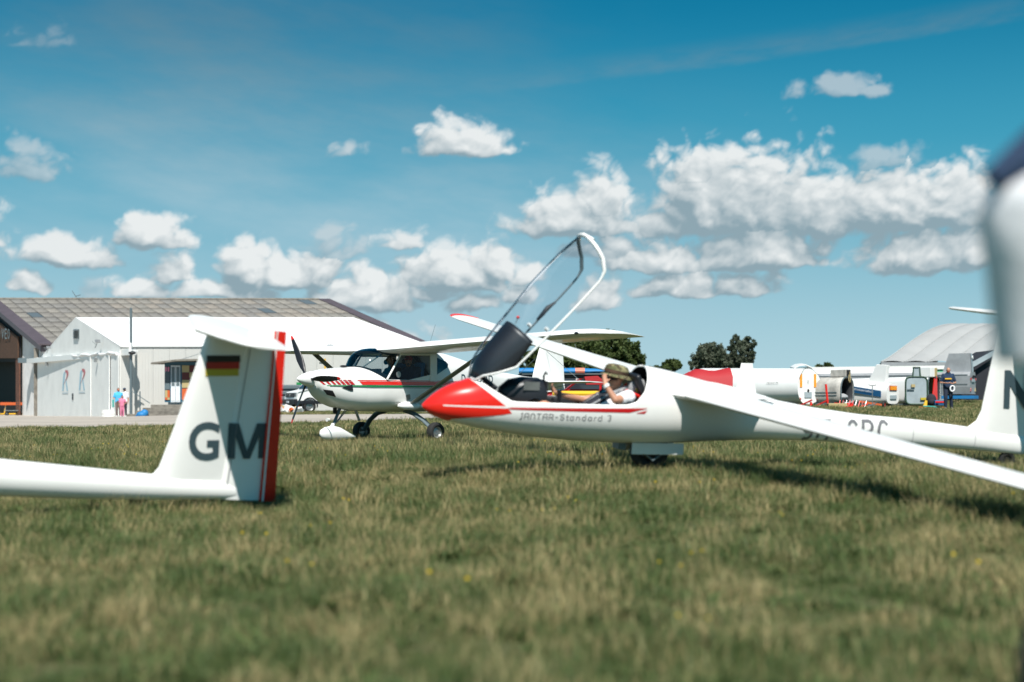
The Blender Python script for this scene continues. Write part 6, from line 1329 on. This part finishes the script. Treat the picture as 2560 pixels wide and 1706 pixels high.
def clump(name, nb, rad_, hmin, hmax, w, seed, flower=False, weed=False):
    rng = np.random.default_rng(seed); vs, fs_, dr, mi = [], [], [], []
    for i in range(nb):
        r = rad_*sqrt(rng.random()); a = rng.random()*2*pi; x, y = r*cos(a), r*sin(a); h = rng.uniform(hmin, hmax); dry = rng.random(); 
        if dry > .62: h *= 1.25
        az = rng.random()*2*pi; ln = rng.uniform(.15, .9)*h; ww = w*rng.uniform(.6, 1.3)*(2.6 if weed else 1); px_, py_ = -sin(az)*ww/2, cos(az)*ww/2; o = len(vs)
        if weed: ln = h*1.1; h *= .45
        for u, k in ((0, 1), (.5, .85), (1, 0)):
            cx_, cy_, cz_ = x+cos(az)*ln*u*u, y+sin(az)*ln*u*u, h*(u-.12*u*u)-.005
            if k: vs += [(cx_-px_*k, cy_-py_*k, cz_), (cx_+px_*k, cy_+py_*k, cz_)]
            else: vs.append((cx_, cy_, cz_))
        fs_ += [(o, o+1, o+3, o+2), (o+2, o+3, o+4)]; dr += [dry*(.25 if weed else 1)]*5; mi += [0, 0]
    if flower:
        for q in range(2):
            x, y, h = rng.uniform(-.1, .1), rng.uniform(-.1, .1), rng.uniform(.06, .10); o = len(vs)
            for ring_, (rr, zz) in enumerate(((.011, 0), (.013, .006))): 
                for k in range(7): vs.append((x+rr*.48*cos(k*.9), y+rr*.48*sin(k*.9), h+zz)); dr.append(0)
            fs_.append(tuple(range(o+7, o+14))); mi.append(1)
            for k in range(7): fs_.append((o+k, o+(k+1) % 7, o+7+(k+1) % 7, o+7+k)); mi.append(1)
    me = bpy.data.meshes.new(name); me.from_pydata(vs, [], fs_); me.materials.append(gm2); me.materials.append(M['flower']); me.polygons.foreach_set('material_index', mi)
    a_ = me.attributes.new('dry', 'FLOAT', 'POINT'); a_.data.foreach_set('value', dr); return bpy.data.objects.new(name, me)
gc = bpy.data.collections.new('grass_clumps')
for i in range(7): gc.objects.link(clump('grass_tuft', 80, .15, .03, .085, .0034, i))
for i in range(2): gc.objects.link(clump('grass_tuft', 60, .10, .05, .13, .0036, 20+i))
gc.objects.link(clump('grass_tuft', 46, .10, .04, .09, .006, 30, weed=True)); gc.objects.link(clump('grass_tuft', 30, .07, .06, .12, .008, 31, weed=True)); gw_ = bpy.data.collections.new('flower_clumps'); gw_.objects.link(clump('flower_tuft', 10, .1, .03, .07, .004, 40, flower=True))
gc2 = bpy.data.collections.new('grass_clumps_far')
for i in range(5): gc2.objects.link(clump('grass_tuft', 110, .30, .04, .10, .010, 50+i))
def grassfield(name, xs, ys, mask, dens, coll, label_kind='stuff', seed=0, smin=.7, smax=1.3):
    o = sheet(name, xs, ys, .0, gm2, mask); o.data.materials.clear(); o.data.materials.append(gm2)
    ng = bpy.data.node_groups.new(name, 'GeometryNodeTree'); ng.interface.new_socket('Geometry', in_out='INPUT', socket_type='NodeSocketGeometry'); ng.interface.new_socket('Geometry', in_out='OUTPUT', socket_type='NodeSocketGeometry')
    i_ = ng.nodes.new('NodeGroupInput'); o_ = ng.nodes.new('NodeGroupOutput'); dp = ng.nodes.new('GeometryNodeDistributePointsOnFaces'); dp.inputs['Density'].default_value = dens; dp.inputs['Seed'].default_value = seed
    ip = ng.nodes.new('GeometryNodeInstanceOnPoints'); ci = ng.nodes.new('GeometryNodeCollectionInfo'); ci.inputs['Collection'].default_value = coll; ci.inputs['Separate Children'].default_value = True; ci.inputs['Reset Children'].default_value = True
    rv = ng.nodes.new('FunctionNodeRandomValue'); rv.data_type = 'FLOAT_VECTOR'; rv.inputs[0].default_value = (-.12, -.12, 0); rv.inputs[1].default_value = (.12, .12, 6.28)
    rs = ng.nodes.new('FunctionNodeRandomValue'); rs.data_type = 'FLOAT'; rs.inputs[2].default_value = smin; rs.inputs[3].default_value = smax
    nt = ng.nodes.new('ShaderNodeTexNoise'); nt.inputs['Scale'].default_value = 1.3; nt.inputs['Detail'].default_value = 3; mr = ng.nodes.new('ShaderNodeMapRange'); mr.inputs[1].default_value = .35; mr.inputs[2].default_value = .68; mr.inputs[3].default_value = .55; mr.inputs[4].default_value = 1.45
    ng.links.new(nt.outputs['Fac'], mr.inputs[0]); mu = ng.nodes.new('ShaderNodeMath'); mu.operation = 'MULTIPLY'; ng.links.new(rs.outputs[1], mu.inputs[0]); ng.links.new(mr.outputs[0], mu.inputs[1])
    ip.inputs['Pick Instance'].default_value = True
    L = ng.links.new; L(i_.outputs[0], dp.inputs['Mesh']); L(dp.outputs['Points'], ip.inputs['Points']); L(ci.outputs[0], ip.inputs['Instance']); L(rv.outputs[0], ip.inputs['Rotation']); L(mu.outputs[0], ip.inputs['Scale']); L(ip.outputs[0], o_.inputs[0])
    md = o.modifiers.new('grass', 'NODES'); md.node_group = ng
    return tag(o, kind='stuff')
def wedge(x, y, m=.43, pad=1.2): return abs(x) < y*m+pad
grassfield('grass', np.arange(-8, 8.1, .5), np.arange(2.8, 14.1, .5), lambda x, y: wedge(x, y), 85, gc, seed=1)
grassfield('grass', np.arange(-15, 15.1, .5), np.arange(14, 30.1, .5), lambda x, y: wedge(x, y), 42, gc, seed=2, smin=.9, smax=1.6)
grassfield('grass', np.arange(-30, 32.1, 1.), np.arange(30, 72.1, 1.), lambda x, y: wedge(x, y) and not apron_mask(x, y-.6) and not apron_mask(x, y+.6) and (y < 60 or x > -17), 13, gc2, seed=3)
grassfield('wild_flowers', np.arange(-14, 14.1, .5), np.arange(3, 26.1, .5), lambda x, y: wedge(x, y), .55, gw_, seed=4, smin=.8, smax=1.2)
# rank grass tuft rows along the building feet
